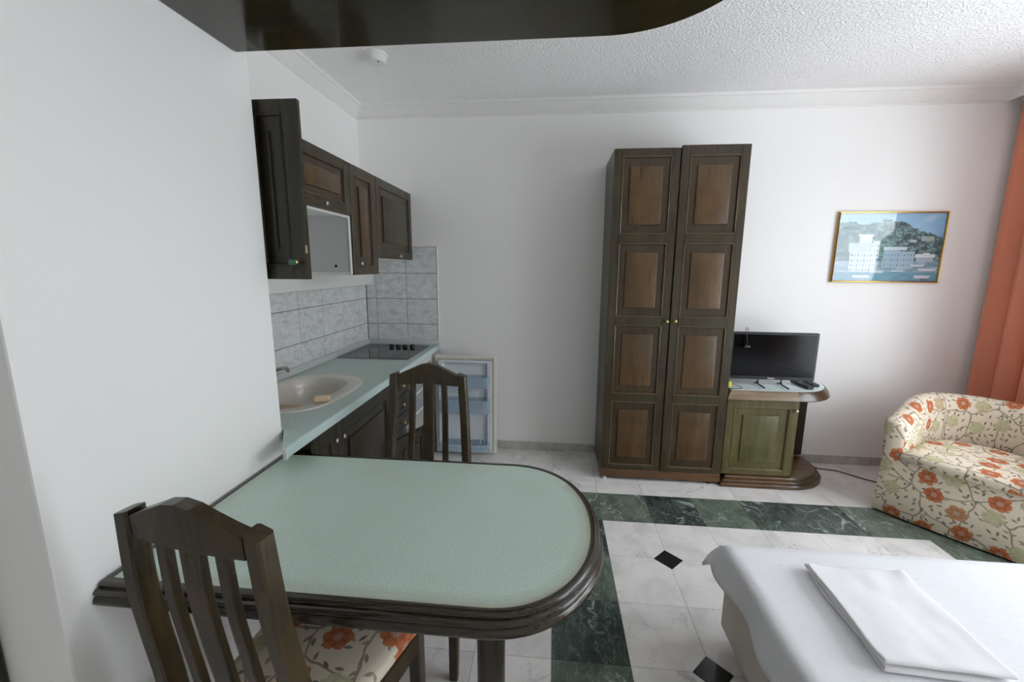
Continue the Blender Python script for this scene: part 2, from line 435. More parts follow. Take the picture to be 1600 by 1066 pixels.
# floor
bm = new_bm(); box(bm, (XH-0.12, YB-0.12, -0.12), (XR+0.15, D+0.12, -0.006))
floor = struct('floor', bm, 'grout', 'polished white marble floor with green marble bands')
PXT, PYT, FX, FY = 0.2925, 0.308, 0.318, 2.608
G = 0.0008
def tile_mesh(name, w_, d_, clips=(), mat='marble'):
    c = 0.072; a, b = w_/2-G, d_/2-G
    pts = []
    for k, (sx, sy) in enumerate(((-1, -1), (1, -1), (1, 1), (-1, 1))):
        if k in clips:
            p1 = (sx*a, sy*(b-c)); p2 = (sx*(a-c), sy*b)
            pts += [p1, p2] if k in (0, 2) else [p2, p1]
        else: pts.append((sx*a, sy*b))
    if clips == (0,): pass
    bm = new_bm(); prism(bm, pts, -0.006, 0.0)
    me = bpy.data.meshes.new(name); bmesh.ops.recalc_face_normals(bm, faces=list(bm.faces)); bm.to_mesh(me); bm.free(); me.materials.append(M[mat]); return me
cache = {}
def floor_tile(name, x0, x1, y0, y1, clips, mat):
    key = (round(x1-x0, 4), round(y1-y0, 4), clips, mat)
    if key not in cache: cache[key] = tile_mesh(name, x1-x0, y1-y0, clips, mat)
    o = bpy.data.objects.new(name, cache[key]); COL.objects.link(o); o.parent = floor
    o.location = ((x0+x1)/2, (y0+y1)/2, 0); return o
ys = [D, FY+0.296*2-0.001, FY+0.296] + [FY-PYT*k for k in range(0, 10)]
ys = sorted(set(y for y in ys if y <= D))
xs = [FX+PXT*k for k in range(-10, 10)]; xs = [x for x in xs if XH < x < XR] + [XR]; xs = [XH]+xs
diam = [(FX+PXT*i, FY-PYT*j) for i in (1, 3, 5) for j in (2, 4, 6)]
for i in range(len(xs)-1):
    for j in range(len(ys)-1):
        x0, x1, y0, y1 = xs[i], xs[i+1], ys[j], ys[j+1]
        cx, cy = (x0+x1)/2, (y0+y1)/2
        if cx < XP-0.02 and cy > PY0 and cy < PY1-0.15: continue
        if cx < XL: 
            if cy > PY0: continue
        xi = round((x0-FX)/PXT)
        band_row = FY-PYT-0.01 < y0 and y1 < FY+0.01
        green = (band_row and -1 <= xi <= 6) or (y1 < FY+0.01 and xi in (-1, 6))
        if green: floor_tile('green_tile', x0, x1, y0, y1, (), 'green')
        else:
            clips = tuple(k for k, (px_, py_) in enumerate(((x0, y0), (x1, y0), (x1, y1), (x0, y1))) if any(abs(px_-a)+abs(py_-b) < 0.01 for a, b in diam) and xi >= 0)
            floor_tile('marble_tile', x0, x1, y0, y1, clips, 'marble')
first = None
for a, b in diam:
    if first is None:
        bm = new_bm(); c = 0.0705; prism(bm, [(c, 0), (0, c), (-c, 0), (0, -c)], -0.006, 0.0)
        first = obj('diamond_inlay', bm, 'black_stone', floor, (a, b, 0), smooth=False)
    else: inst(first, floor, (a, b, 0))
bm = new_bm(); box(bm, (XH, YB, -0.006), (XR, ys[0]-0.001, 0.0))
struct('floor_rear', bm, 'marble', 'white marble floor behind the viewer')

# walls
bm = new_bm(); box(bm, (XL-0.12, D, -0.1), (XR+0.15, D+0.12, HC+0.1)); struct('wall_back', bm, 'wall', 'white plaster wall behind the wardrobe')
bm = new_bm(); box(bm, (XL-0.12, PY1, -0.1), (XL, D, HC+0.1)); struct('wall_left', bm, 'wall', 'white plaster wall behind the kitchen cabinets')
bm = new_bm(); box(bm, (XH, PY0, -0.005), (XP, PY1, HC), 0.006, seg=2); struct('wall_partition', bm, 'wall', 'white plaster partition wall that carries the table')
bm = new_bm(); box(bm, (XH-0.12, YB-0.12, -0.1), (XH, PY0+0.4, HC+0.1)); struct('wall_hall', bm, 'wall', 'white hall wall')
bm = new_bm(); box(bm, (XH-0.12, YB-0.12, -0.1), (XR+0.15, YB, HC+0.1)); struct('wall_front', bm, 'wall', 'white wall behind the viewer')
bm = new_bm()
box(bm, (XR, YB-0.12, -0.1), (XR+0.15, WIN_Y0, HC+0.1)); box(bm, (XR, WIN_Y1, -0.1), (XR+0.15, D+0.12, HC+0.1))
box(bm, (XR, WIN_Y0, WIN_Z1), (XR+0.15, WIN_Y1, HC+0.1)); struct('wall_right', bm, 'wall', 'white wall with the balcony window')
bm = new_bm(); box(bm, (XH-0.12, YB-0.12, HC), (XR+0.15, D+0.12, HC+0.1)); struct('ceiling', bm, 'ceiling', 'white stucco ceiling')
# window: frame, two leaves, panes, outside balcony
bm = new_bm(); f = 0.05
for y in (WIN_Y0, (WIN_Y0+WIN_Y1)/2-f/2, WIN_Y1-f): box(bm, (XR+0.05, y, 0), (XR+0.11, y+f, WIN_Z1), 0.004)
for z in (0, WIN_Z1-f): box(bm, (XR+0.055, WIN_Y0+f, z), (XR+0.105, WIN_Y1-f, z+f), 0.004)
win = struct('window_1', bm, 'trim_white', 'white framed balcony window beside the terracotta curtain')
mid = (WIN_Y0+WIN_Y1)/2
for a, b in ((WIN_Y0+f, mid-f/2), (mid+f/2, WIN_Y1-f)):
    bm = new_bm(); box(bm, (XR+0.078, a, f), (XR+0.084, b, WIN_Z1-f)); obj('pane', bm, 'glass', win, smooth=False)
bm = new_bm(); box(bm, (XR+0.15, -0.8, -0.15), (XR+0.55, 3.6, -0.03)); struct('balcony_floor', bm, 'grout', 'balcony floor outside the window')

# unseen trees added across from the window to soften light on the partition
M['foliage'] = plain('added_tree_foliage', srgb(74, 92, 60), 0.9, var=0.7, scale=3)
M['bark'] = plain('added_tree_bark', srgb(96, 80, 64), 0.9, var=0.5, scale=9)
def added_shade_tree():
    from mathutils import noise as nz_
    t = thing('added_shade_tree', 'unseen broad green tree added to soften the window light', 'tree', group='unseen trees added to soften the window light')
    bm = new_bm(); bmesh.ops.create_icosphere(bm, subdivisions=3, radius=1.0)
    for v in bm.verts:
        k = 1+0.16*nz_.noise(v.co*2.3)+0.08*nz_.noise(v.co*6.0)
        v.co = Vector((v.co.x*1.75*k, v.co.y*1.8*k, v.co.z*1.95*k+7.4))
    obj('crown', bm, 'foliage', t)
    bm = new_bm(); lathe(bm, [(0.24, 0.0), (0.18, 0.5), (0.15, 5.6), (0.06, 6.6)], 10); obj('trunk', bm, 'bark', t)
    return t
gt = added_shade_tree()
for k in range(6):
    o = gt if k == 0 else copy_tree(gt)
    o.location = (11.0+0.6*math.sin(k*2.1), -6.5+4.1*k, -6.0); o.rotation_euler = (0, 0, k*1.3)
    o['label'] = 'unseen broad green tree added to soften the window light, %s in its row from the near end' % ('first', 'second', 'third', 'fourth', 'fifth', 'sixth')[k]

# crown mouldings (profile: out from wall, below ceiling)
crown = [(0.0, -0.088), (0.008, -0.088), (0.010, -0.078), (0.006, -0.074), (0.014, -0.066), (0.030, -0.040), (0.046, -0.026), (0.050, -0.018), (0.060, -0.016), (0.066, -0.008), (0.070, 0.0), (0.0, 0.0)]
bm = new_bm()
ring_strip(bm, [[(XL+a, D-a, HC+z) for a, z in crown], [(2.86, D-a, HC+z) for a, z in crown]], True, 0, True, True)
struct('trim_1', bm, 'trim_white', 'white crown moulding along the back wall', True)
bm = new_bm()
ring_strip(bm, [[(XL+a, PY1, HC+z) for a, z in crown], [(XL+a, D-a, HC+z) for a, z in crown]], True, 0, True, True)
struct('trim_2', bm, 'trim_white', 'white crown moulding above the kitchen cabinets', True)
# curtain pelmet
bm = new_bm(); box(bm, (2.845, -0.6, HC-0.085), (2.87, D, HC), 0.003); struct('trim_3', bm, 'trim_white', 'white pelmet hiding the curtain rail')
# baseboards, marble pieces
bm = new_bm(); box(bm, (-0.9, D-0.004, 0), (XR, D, 0.068)); bb = struct('baseboard_back', bm, 'trim_white', 'marble skirting along the back wall')
x = -0.80; first = None
while x < XR-0.05:
    L = min(0.40, XR-x)
    if L < 0.39:
        bm = new_bm(); box(bm, (0, 0, 0), (L-0.004, 0.008, 0.066), 0.0015); obj('skirting_piece', bm, 'skirt', bb, (x, D-0.012, 0))
    elif first is None:
        bm = new_bm(); box(bm, (0, 0, 0), (0.394, 0.008, 0.066), 0.0015); first = obj('skirting_piece', bm, 'skirt', bb, (x, D-0.012, 0))
    else: inst(first, bb, (x, D-0.012, 0))
    x += 0.40
# hall door on the shaded face of the partition
bm = new_bm(); yf = PY0
box(bm, (-1.22, yf-0.03, 0), (-1.152, yf, 2.06), 0.006); box(bm, (-2.11, yf-0.03, 0), (-2.04, yf, 2.06), 0.006); box(bm, (-2.04, yf-0.03, 1.99), (-1.22, yf, 2.06), 0.006)
dr = struct('door_1', bm, 'dkwood', 'dark wooden door in the shaded hall wall')
bm = new_bm(); box(bm, (-2.04, yf-0.015, 0.004), (-1.22, yf-0.001, 1.99)); obj('door_leaf', bm, 'dkwood', dr)
bm = new_bm(); lathe(bm, [(0.006, 0), (0.006, -0.04), (0.012, -0.042), (0.012, -0.05)], 12, 'y', (-1.29, yf-0.015, 1.0)); box(bm, (-1.40, yf-0.066, 0.99), (-1.28, yf-0.056, 1.01), 0.003); obj('handle', bm, 'metal', dr)

# ================================================================== TABLE AND OVERHEAD SHELF
def d_outline(x0, xc, yc, a, b, n=36, p=2.0):
    pts = [(x0, yc-b)]
    for k in range(n+1):
        t = -math.pi/2 + math.pi*k/n
        c, s = math.cos(t), math.sin(t)
        pts.append((xc+a*abs(c)**(2/p), yc+b*math.copysign(abs(s)**(2/p), s)))
    pts.append((x0, yc+b)); return pts
TZ = 0.75
tab = thing('dining_table', 'rounded table with aqua laminate top and dark moulded rim fixed to the partition wall', 'table', (-0.45, 1.09, 0))
def loc_pts(pts, o): return [(x-o[0], y-o[1]) for x, y in pts]
O = (-0.45, 1.09)
out = loc_pts(d_outline(XP+0.002, -0.135, 1.09, 0.272, 0.342, 40, 2.15), O)
prof = [(-0.022, TZ-0.001), (-0.016, TZ+0.002), (-0.006, TZ+0.001), (-0.001, TZ-0.006), (-0.002, TZ-0.011), (0.005, TZ-0.013), (0.010, TZ-0.019), (0.009, TZ-0.025), (0.006, TZ-0.027), (0.012, TZ-0.032), (0.014, TZ-0.041), (0.008, TZ-0.050), (-0.03, TZ-0.052)]
x_wall = XP+0.002-O[0]
rings = []
for d, z in prof:
    rings.append([(max(x, x_wall), y, z) for x, y in offset_poly(out, d)])
bm = new_bm(); ring_strip(bm, rings, True, 0, False, True); obj('rim', bm, 'dkwood_h', tab, angle=50)
lam = [(max(x, x_wall+0.012), y) for x, y in offset_poly(out, -0.020)]
bm = new_bm(); cl_ = bm.verts.layers.float.new('border')
lam_in = [(max(x, x_wall+0.012), y) for x, y in offset_poly(out, -0.060)]; lam_mid = [(max(x, x_wall+0.012), y) for x, y in offset_poly(out, -0.034)]
vv_ = ring_strip(bm, [[(x, y, TZ-0.02) for x, y in lam], [(x, y, TZ) for x, y in lam], [(x, y, TZ) for x, y in lam_mid], [(x, y, TZ) for x, y in lam_in]], True, 0, True, True)
for ring_, b_v in zip(vv_, (1.0, 1.0, 0.45, 0.0)):
    for v in ring_: v[cl_] = b_v if v.co.x > x_wall+0.03 and v.co.y < 0.2 else 0.15*b_v
obj('table_top', bm, 'laminate_worn', tab)
bm = new_bm(); lathe(bm, [(0.040, 0.0), (0.043, 0.01), (0.043, 0.66), (0.041, 0.70)], 28, 'z', (-0.163+0.45, 0.02, 0)); obj('leg', bm, 'dkwood', tab)
bm = new_bm(); box(bm, (x_wall, -0.30, TZ-0.065), (x_wall+0.03, 0.30, TZ-0.053), 0.003); obj('wall_cleat', bm, 'dkwood', tab)

sh = thing('overhead_shelf', 'dark varnished overhead shelf with rounded end hanging above the table', 'shelf', (-0.45, 1.0, 2.10))
out = loc_pts(d_outline(XP+0.002, 0.12, 1.0, 0.35, 0.365, 40, 2.1), (-0.45, 1.0))
bm = new_bm(); ring_strip(bm, [[(x, y, z) for x, y in offset_poly(out, d)] for d, z in ((-0.006, 0.0), (0.0, 0.006), (0.0, 0.05), (-0.006, 0.056))], True, 0, True, True)
for v in bm.verts: v.co.x = max(v.co.x, XP+0.002+0.45)
obj('board', bm, 'shelf', sh)
bm = new_bm(); ring_strip(bm, [[(max(x, XP+0.002+0.45), y, z) for x, y in offset_poly(out, d)] for d, z in ((-0.05, 0.0561), (-0.05, 0.16), (-0.03, 0.18), (-0.03, 0.20))], True, 0, True, True)
obj('cornice', bm, 'dkwood_h', sh)

# ================================================================== CHAIRS
def make_chair(label):
    t = thing('dining_chair', label, 'chair', group='dining chairs at the laminate table')
    # local: faces +y, origin on the floor under the seat centre; seat depth .40
    yb = -0.19                                   # back of seat
    def post_pts(s):
        prof = [(0.0, -0.030), (0.2, -0.008), (0.42, 0.004), (0.58, -0.008), (0.72, -0.028), (0.84, -0.043), (1.002, -0.050)]
        pts = []
        for z, dy in smooth_path([(p[0], p[1], 0) for p in prof], 4) and [(q.x, q.y) for q in smooth_path([(p[0], p[1], 0) for p in prof], 4)]:
            hw = 0.182 - 0.036*max(0.0, (z-0.42)/0.58)
            pts.append((s*hw, yb+dy, z))
        return pts
    for s in (-1, 1):
        bm = new_bm(); p = post_pts(s); bar_path(bm, p, 0.034, [0.046-0.008*abs(q[2]-0.45)/0.55 for q in p])
        for v in bm.verts:
            if v.co.z > 1.0015: v.co.z -= s*(v.co.x-s*0.146)*0.30
        obj('back_post', bm, 'chair', t)
    # top rail, peaked, slightly bowed back
    bm = new_bm(); rings = []
    for k in range(9):
        u = -1+2*k/8; x = u*0.127
        bow = -0.012*(1-u*u)
        top = 1.046-0.054*max(0.0, abs(u)-0.16)*1.05; bot = 0.954+0.005*(1-u*u)
        yt = yb-0.050+bow+0.0; y0 = yb-0.049+bow
        rings.append([(x, y0-0.014, bot), (x, yt-0.016, top), (x, yt+0.012, top), (x, y0+0.014, bot)])
    ring_strip(bm, rings, True, 0, True, True); obj('top_rail', bm, 'chair', t, angle=12)
    # slats
    for x, wd in ((-0.068, 0.024), (0.0, 0.046), (0.068, 0.024)):
        bm = new_bm(); p = []
        for z, dy in [(q.x, q.y) for q in smooth_path([(0.44, 0.004, 0), (0.58, -0.008, 0), (0.72, -0.028, 0), (0.84, -0.043, 0), (0.975, -0.049, 0)], 4)]:
            p.append((x*(1+0.18*(0.955-z)/0.5), yb+dy-0.006*(1-(x/0.12)**2), z))
        bar_path(bm, p, wd, 0.018); obj('slat', bm, 'chair', t)
    # seat frame and front legs
    bm = new_bm(); zt = 0.43; zb = 0.37
    for s in (-1, 1):
        ring_strip(bm, [[(s*0.168-0.011, yb+0.01, z), (s*0.168+0.011, yb+0.01, z), (s*0.205+0.011, 0.19, z), (s*0.205-0.011, 0.19, z)] for z in (zb, zt)], True, 0, True, True)
    box(bm, (-0.195, 0.180, zb), (0.195, 0.202, zt), 0.002); box(bm, (-0.165, yb-0.005, zb), (0.165, yb+0.017, zt), 0.002)
    obj('seat_frame', bm, 'chair', t)
    for s in (-1, 1):
        bm = new_bm(); bar_path(bm, [(s*0.198, 0.198, 0), (s*0.200, 0.190, 0.25), (s*0.200, 0.187, 0.43)], [0.030, 0.036, 0.038], [0.030, 0.036, 0.038]); obj('leg', bm, 'chair', t)
    for s in (-1, 1):
        bm = new_bm(); box(bm, (-0.008, -0.185, 0.16), (0.008, 0.185, 0.19), 0.002); obj('stretcher', bm, 'chair', t, (s*0.190, 0, 0))
    # upholstered seat
    bm = new_bm()
    quad = [(-0.166, yb+0.028), (0.166, yb+0.028), (0.222, 0.212), (-0.222, 0.212)]
    def rounded(q, d, r=0.03):
        q = offset_poly(q, d); o = []
        for i in range(4):
            p0, p1, p2 = Vector(q[i-1]), Vector(q[i]), Vector(q[(i+1) % 4])
            a = p1+(p0-p1).normalized()*r; b = p1+(p2-p1).normalized()*r
            for k in range(5):
                tt = k/4; o.append(tuple(a*(1-tt)**2+p1*2*tt*(1-tt)+b*tt*tt))
        return o
    rings = [[(x, y, z) for x, y in rounded(quad, d)] for d, z in ((-0.004, 0.431), (0.0, 0.440), (0.0, 0.458), (-0.006, 0.468), (-0.03, 0.474), (-0.09, 0.478))]
    ring_strip(bm, rings, True, 0, True, True); s_ = obj('seat', bm, 'floral', t, angle=60)
    planar_uv(s_, lambda c, n: (c.x*1.0+0.31+(c.z-0.47)*n.x, c.y+0.77+(c.z-0.47)*n.y))
    return t
chair_a = make_chair('dark wooden slat-back chair with floral seat on the near side of the table')
chair_b = copy_tree(chair_a); chair_b['label'] = 'dark wooden slat-back chair behind the table beside the kitchen drawers'
chair_a.location = (-0.596, 0.871, 0); chair_a.rotation_euler = (0, 0, R(-9))
chair_b.location = (-0.518, 1.465, 0); chair_b.rotation_euler = (0, 0, R(180))

# ================================================================== CABINET DOORS
def rect(x0, z0, x1, z1, ix, iz, y): return [(x0+ix, y, z0+iz), (x1-ix, y, z0+iz), (x1-ix, y, z1-iz), (x0+ix, y, z1-iz)]
def knob(parent, loc, mats='brass', r_=0.011, L=0.024, axis='y', cap=None):
    bm = new_bm(); lathe(bm, [(r_*0.55, 0.0), (r_*0.55, -L*0.15), (r_*0.38, -L*0.3), (r_*0.45, -L*0.5), (r_, -L*0.62), (r_*1.02, -L*0.78), (r_*0.7, -L*0.95), (r_*0.2, -L)], 16, axis)
    return obj('knob', bm, mats, parent, loc, angle=60)
def door(parent, w_, h_, panels, loc, rot=(0, 0, 0), mats=('wood_v', 'recess', 'field', 'bead'), t=0.02, mx=0.045, mz=0.052, knobs=(), name='door', knob_mat='brass'):
    bm = new_bm(); x0, x1 = panels[0][0], panels[0][2]
    box(bm, (0, 0, 0), (x0, t, h_), 0.0025); box(bm, (x1, 0, 0), (w_, t, h_), 0.0025)
    zs = [0.0]+[v for p in panels for v in (p[1], p[3])]+[h_]
    for a in range(0, len(zs), 2): box(bm, (x0-0.001, 0.0003, zs[a]), (x1+0.001, t-0.0003, zs[a+1]), 0.0012)
    d = obj(name, bm, mats[0], parent, loc, rot)
    for (a0, b0, a1, b1) in panels:
        bm = new_bm()
        rr = [rect(a0, b0, a1, b1, 0, 0, t-0.002), rect(a0, b0, a1, b1, 0, 0, 0.0), rect(a0, b0, a1, b1, 0.003, 0.003, -0.0015), rect(a0, b0, a1, b1, 0.007, 0.007, 0.001), rect(a0, b0, a1, b1, 0.010, 0.010, 0.009),
              rect(a0, b0, a1, b1, mx, mz, 0.009), rect(a0, b0, a1, b1, mx+0.0015, mz+0.0015, 0.0025), rect(a0, b0, a1, b1, mx+0.007, mz+0.007, 0.0005)]
        ring_strip(bm, rr, True, 0, True, True, mis=[1, 0, 0, 1, 1, 1, 2, 2][:7])
        for f_ in bm.faces: pass
        obj('panel', bm, [mats[3], mats[1], mats[2]], d, angle=20)
    for kx, kz in knobs: knob(d, (kx, 0, kz), knob_mat)
    return d

# ---------------- wardrobe
WX0, WX1, WF = 0.357, 1.153, 2.80
wd = thing('wardrobe', 'tall two-door wardrobe of olive and brown panelled wood against the back wall', 'wardrobe', ((WX0+WX1)/2, 3.0, 0))
o = Vector(wd.location)
def L(p): return tuple(p[i]-o[i] for i in range(3))
bm = new_bm()
box(bm, L((WX0, WF+0.022, 0.02)), L((WX0+0.02, D-0.006, 2.168)), 0.001); box(bm, L((WX1-0.02, WF+0.022, 0.02)), L((WX1, D-0.006, 2.168)), 0.001)
box(bm, L((WX0+0.02, WF+0.022, 2.148)), L((WX1-0.02, D-0.006, 2.168))); box(bm, L((WX0+0.02, WF+0.022, 0.075)), L((WX1-0.02, D-0.006, 0.095))); box(bm, L((WX0+0.02, D-0.016, 0.095)), L((WX1-0.02, D-0.006, 2.148)))
obj('body', bm, 'wood_v', wd)
bm = new_bm(); box(bm, L((WX0, WF-0.004, 0.020)), L((WX1, WF+0.022, 0.079)), 0.003); obj('plinth', bm, 'base_brown', wd)
for x in (WX0+0.03, WX1-0.06):
    for y in (WF+0.02, D-0.05):
        bm = new_bm(); lathe(bm, [(0.014, 0), (0.014, 0.02)], 12, 'z', L((x, y, 0))); obj('foot', bm, 'white_lam' if x < 0.5 and y < 3 else 'black', wd)
zp = [(0.113, 0.566), (0.620, 1.082), (1.139, 1.603), (1.660, 2.122)]
zb = 0.082
door(wd, 0.394, 2.166-zb, [(0.050, a-zb, 0.344, b-zb) for a, b in zp], L((WX0, WF, zb)), knobs=[(0.374, 1.112-zb)], mx=0.048, mz=0.056)
door(wd, 0.397, 2.178-zb, [(0.050, a-zb, 0.347, b-zb) for a, b in zp], L((WX0+0.398, WF-0.006, zb)), knobs=[(0.027, 1.115-zb)], mx=0.048, mz=0.056)

# ---------------- television cabinet
tc = thing('tv_cabinet', 'low cabinet with green door, aqua top and rounded end beside the wardrobe', 'cabinet', (1.5, 3.0, 0))
o = Vector(tc.location); L2 = L
def quarter(x0, xc, yf, a, b, yb_, n=14):
    pts = [(x0, yf)]
    for k in range(n+1):
        t = math.pi/2*k/n; pts.append((xc+a*math.sin(t), yf+b-b*math.cos(t)))
    pts.append((xc+a, yb_)); pts.append((x0, yb_)); return pts
q = quarter(1.155, 1.60, 2.795, 0.315, 0.30, D-0.004)
def swept(outl, prof, mi=0):
    bm = new_bm(); rings = []
    for d, z in prof: rings.append([(max(x, 1.1545)-o.x, min(y, D-0.004)-o.y, z) for x, y in offset_poly(outl, d)])
    ring_strip(bm, rings, True, mi, True, True)
    for f_ in bm.faces:
        c_ = f_.calc_center_median()
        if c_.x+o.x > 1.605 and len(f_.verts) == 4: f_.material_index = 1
    return bm
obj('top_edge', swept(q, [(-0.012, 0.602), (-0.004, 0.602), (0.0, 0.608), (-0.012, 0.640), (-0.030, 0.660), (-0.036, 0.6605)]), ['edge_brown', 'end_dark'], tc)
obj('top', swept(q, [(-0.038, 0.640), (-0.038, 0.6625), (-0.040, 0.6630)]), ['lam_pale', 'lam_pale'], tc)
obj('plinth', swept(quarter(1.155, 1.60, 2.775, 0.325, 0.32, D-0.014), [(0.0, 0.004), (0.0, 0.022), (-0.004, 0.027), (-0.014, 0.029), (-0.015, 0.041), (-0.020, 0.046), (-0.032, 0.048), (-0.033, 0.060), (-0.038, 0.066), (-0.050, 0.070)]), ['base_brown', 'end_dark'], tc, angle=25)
bm = new_bm()
box(bm, L((1.157, 2.842, 0.071)), L((1.175, D-0.02, 0.601)), 0.001); box(bm, L((1.602, 2.842, 0.071)), L((1.620, D-0.02, 0.601)), 0.001); box(bm, L((1.175, D-0.03, 0.071)), L((1.602, D-0.02, 0.601)))
obj('body', bm, 'dkwood', tc)
bm = new_bm(); box(bm, L((1.620, D-0.034, 0.071)), L((1.888, D-0.02, 0.601)), 0.001); obj('back_panel', bm, 'dkwood', tc)
door(tc, 0.452, 0.522, [(0.046, 0.036, 0.398, 0.476)], L((1.165, 2.820, 0.075)), mats=('gdoor', 'gdoor', 'gfield', 'gdoor'), mx=0.062, mz=0.056, knobs=[(0.430, 0.463)], knob_mat='metal')

# ---------------- television and the things on the cabinet
tv = thing('television', 'small black flat-screen television on the low cabinet', 'television', (1.483, 2.965, 0.663), R(-1.5))
bm = new_bm(); box(bm, (-0.275, -0.018, 0.045), (0.275, 0.018, 0.368), 0.005); box(bm, (-0.17, 0.018, 0.09), (0.17, 0.045, 0.29), 0.012); obj('bezel', bm, 'black', tv)
bm = new_bm(); box(bm, (-0.259, -0.0195, 0.068), (0.259, -0.017, 0.354)); obj('screen', bm, 'screen', tv)
bm = new_bm()
for k, (a, h_) in enumerate(((-0.020, 0.008), (-0.012, 0.005), (-0.006, 0.006), (0.0, 0.005), (0.006, 0.005), (0.012, 0.005), (0.018, 0.004))): box(bm, (a, -0.0192, 0.053), (a+0.0045, -0.0178, 0.053+h_))
obj('logo', bm, 'white_lam', tv, smooth=False)
for x in (-0.075, 0.075):
    bm = new_bm(); tube(bm, [(x, 0.0, 0.050), (x, 0.0, 0.030), (x, -0.012, 0.012), (x+0.012, -0.085, 0.005)], 0.0048, 8); tube(bm, [(x, 0.0, 0.030), (x, 0.012, 0.012), (x+0.004, 0.055, 0.005)], 0.0048, 8); obj('stand_foot', bm, 'black', tv)
ir = thing('sensor_cable', 'thin black cable with small sensor hanging over the television screen', 'cable', (1.29, 2.936, 1.036))
bm = new_bm(); tube(bm, smooth_path([(0.04, 0.07, -0.12), (0.035, 0.055, 0.0), (0.012, 0.03, 0.022), (-0.005, 0.0, 0.012), (0.002, -0.012, -0.04), (0.006, -0.012, -0.085)], 6), 0.002, 6); obj('wire', bm, 'black', ir)
bm = new_bm(); lathe(bm, [(0.004, -0.016), (0.010, -0.012), (0.011, 0.0), (0.010, 0.010), (0.006, 0.016)], 14, 'x', (0.0, -0.014, -0.098)); obj('sensor', bm, 'black', ir)
bm = new_bm(); lathe(bm, [(0.006, 0.016), (0.007, 0.020), (0.004, 0.026)], 14, 'x', (0.0, -0.014, -0.098)); obj('tip', bm, 'steel', ir)
def remote(label, loc, rz, Ln):
    t = thing('remote_control', label, 'remote control', loc, rz, 'remote controls on the cabinet')
    bm = new_bm(); box(bm, (-0.022, -Ln/2, 0), (0.022, Ln/2, 0.020), 0.007, seg=3); obj('case', bm, 'black', t)
    first = None
    for i in range(3):
        for j in range(6):
            p = (-0.012+0.012*i, -Ln*0.30+j*Ln*0.12, 0.0195)
            if first is None:
                bm = new_bm(); box(bm, (-0.004, -0.004, 0), (0.004, 0.004, 0.0025), 0.001); first = obj('button', bm, 'grey_button', t, p)
            else: inst(first, t, p)
remote('long black remote control nearest the television on the aqua top', (1.706, 2.985, 0.6635), R(3), 0.19)
remote('shorter black remote control at the rounded end of the cabinet', (1.785, 3.03, 0.6635), R(-2), 0.15)
tg = thing('tagged_cable', 'black cable with yellow tag on the cabinet beside the wardrobe', 'cable', (1.20, 2.90, 0.663))
bm = new_bm(); tube(bm, smooth_path([(0.012, 0.10, 0.05), (0.03, 0.06, 0.015), (0.075, -0.005, 0.003), (0.06, -0.035, 0.003), (0.0, -0.050, 0.003), (-0.03, -0.045, 0.003)], 6), 0.0017, 6); obj('wire', bm, 'black', tg)
bm = new_bm(); box(bm, (-0.012, -0.004, 0), (0.012, 0.004, 0.038), 0.001); obj('tag', bm, 'yellow', tg)
bm = new_bm(); tube(bm, smooth_path([(1.925, 3.19, 0.03), (1.96, 3.13, 0.006), (2.03, 3.11, 0.005), (2.10, 3.085, 0.005), (2.22, 2.97, 0.005), (2.34, 2.93, 0.005), (2.5, 3.0, 0.005), (2.62, 3.17, 0.005)], 6), 0.004, 6)
tag(obj('power_cord', bm, 'black'), 'black power cord running over the floor towards the armchair', 'cord')

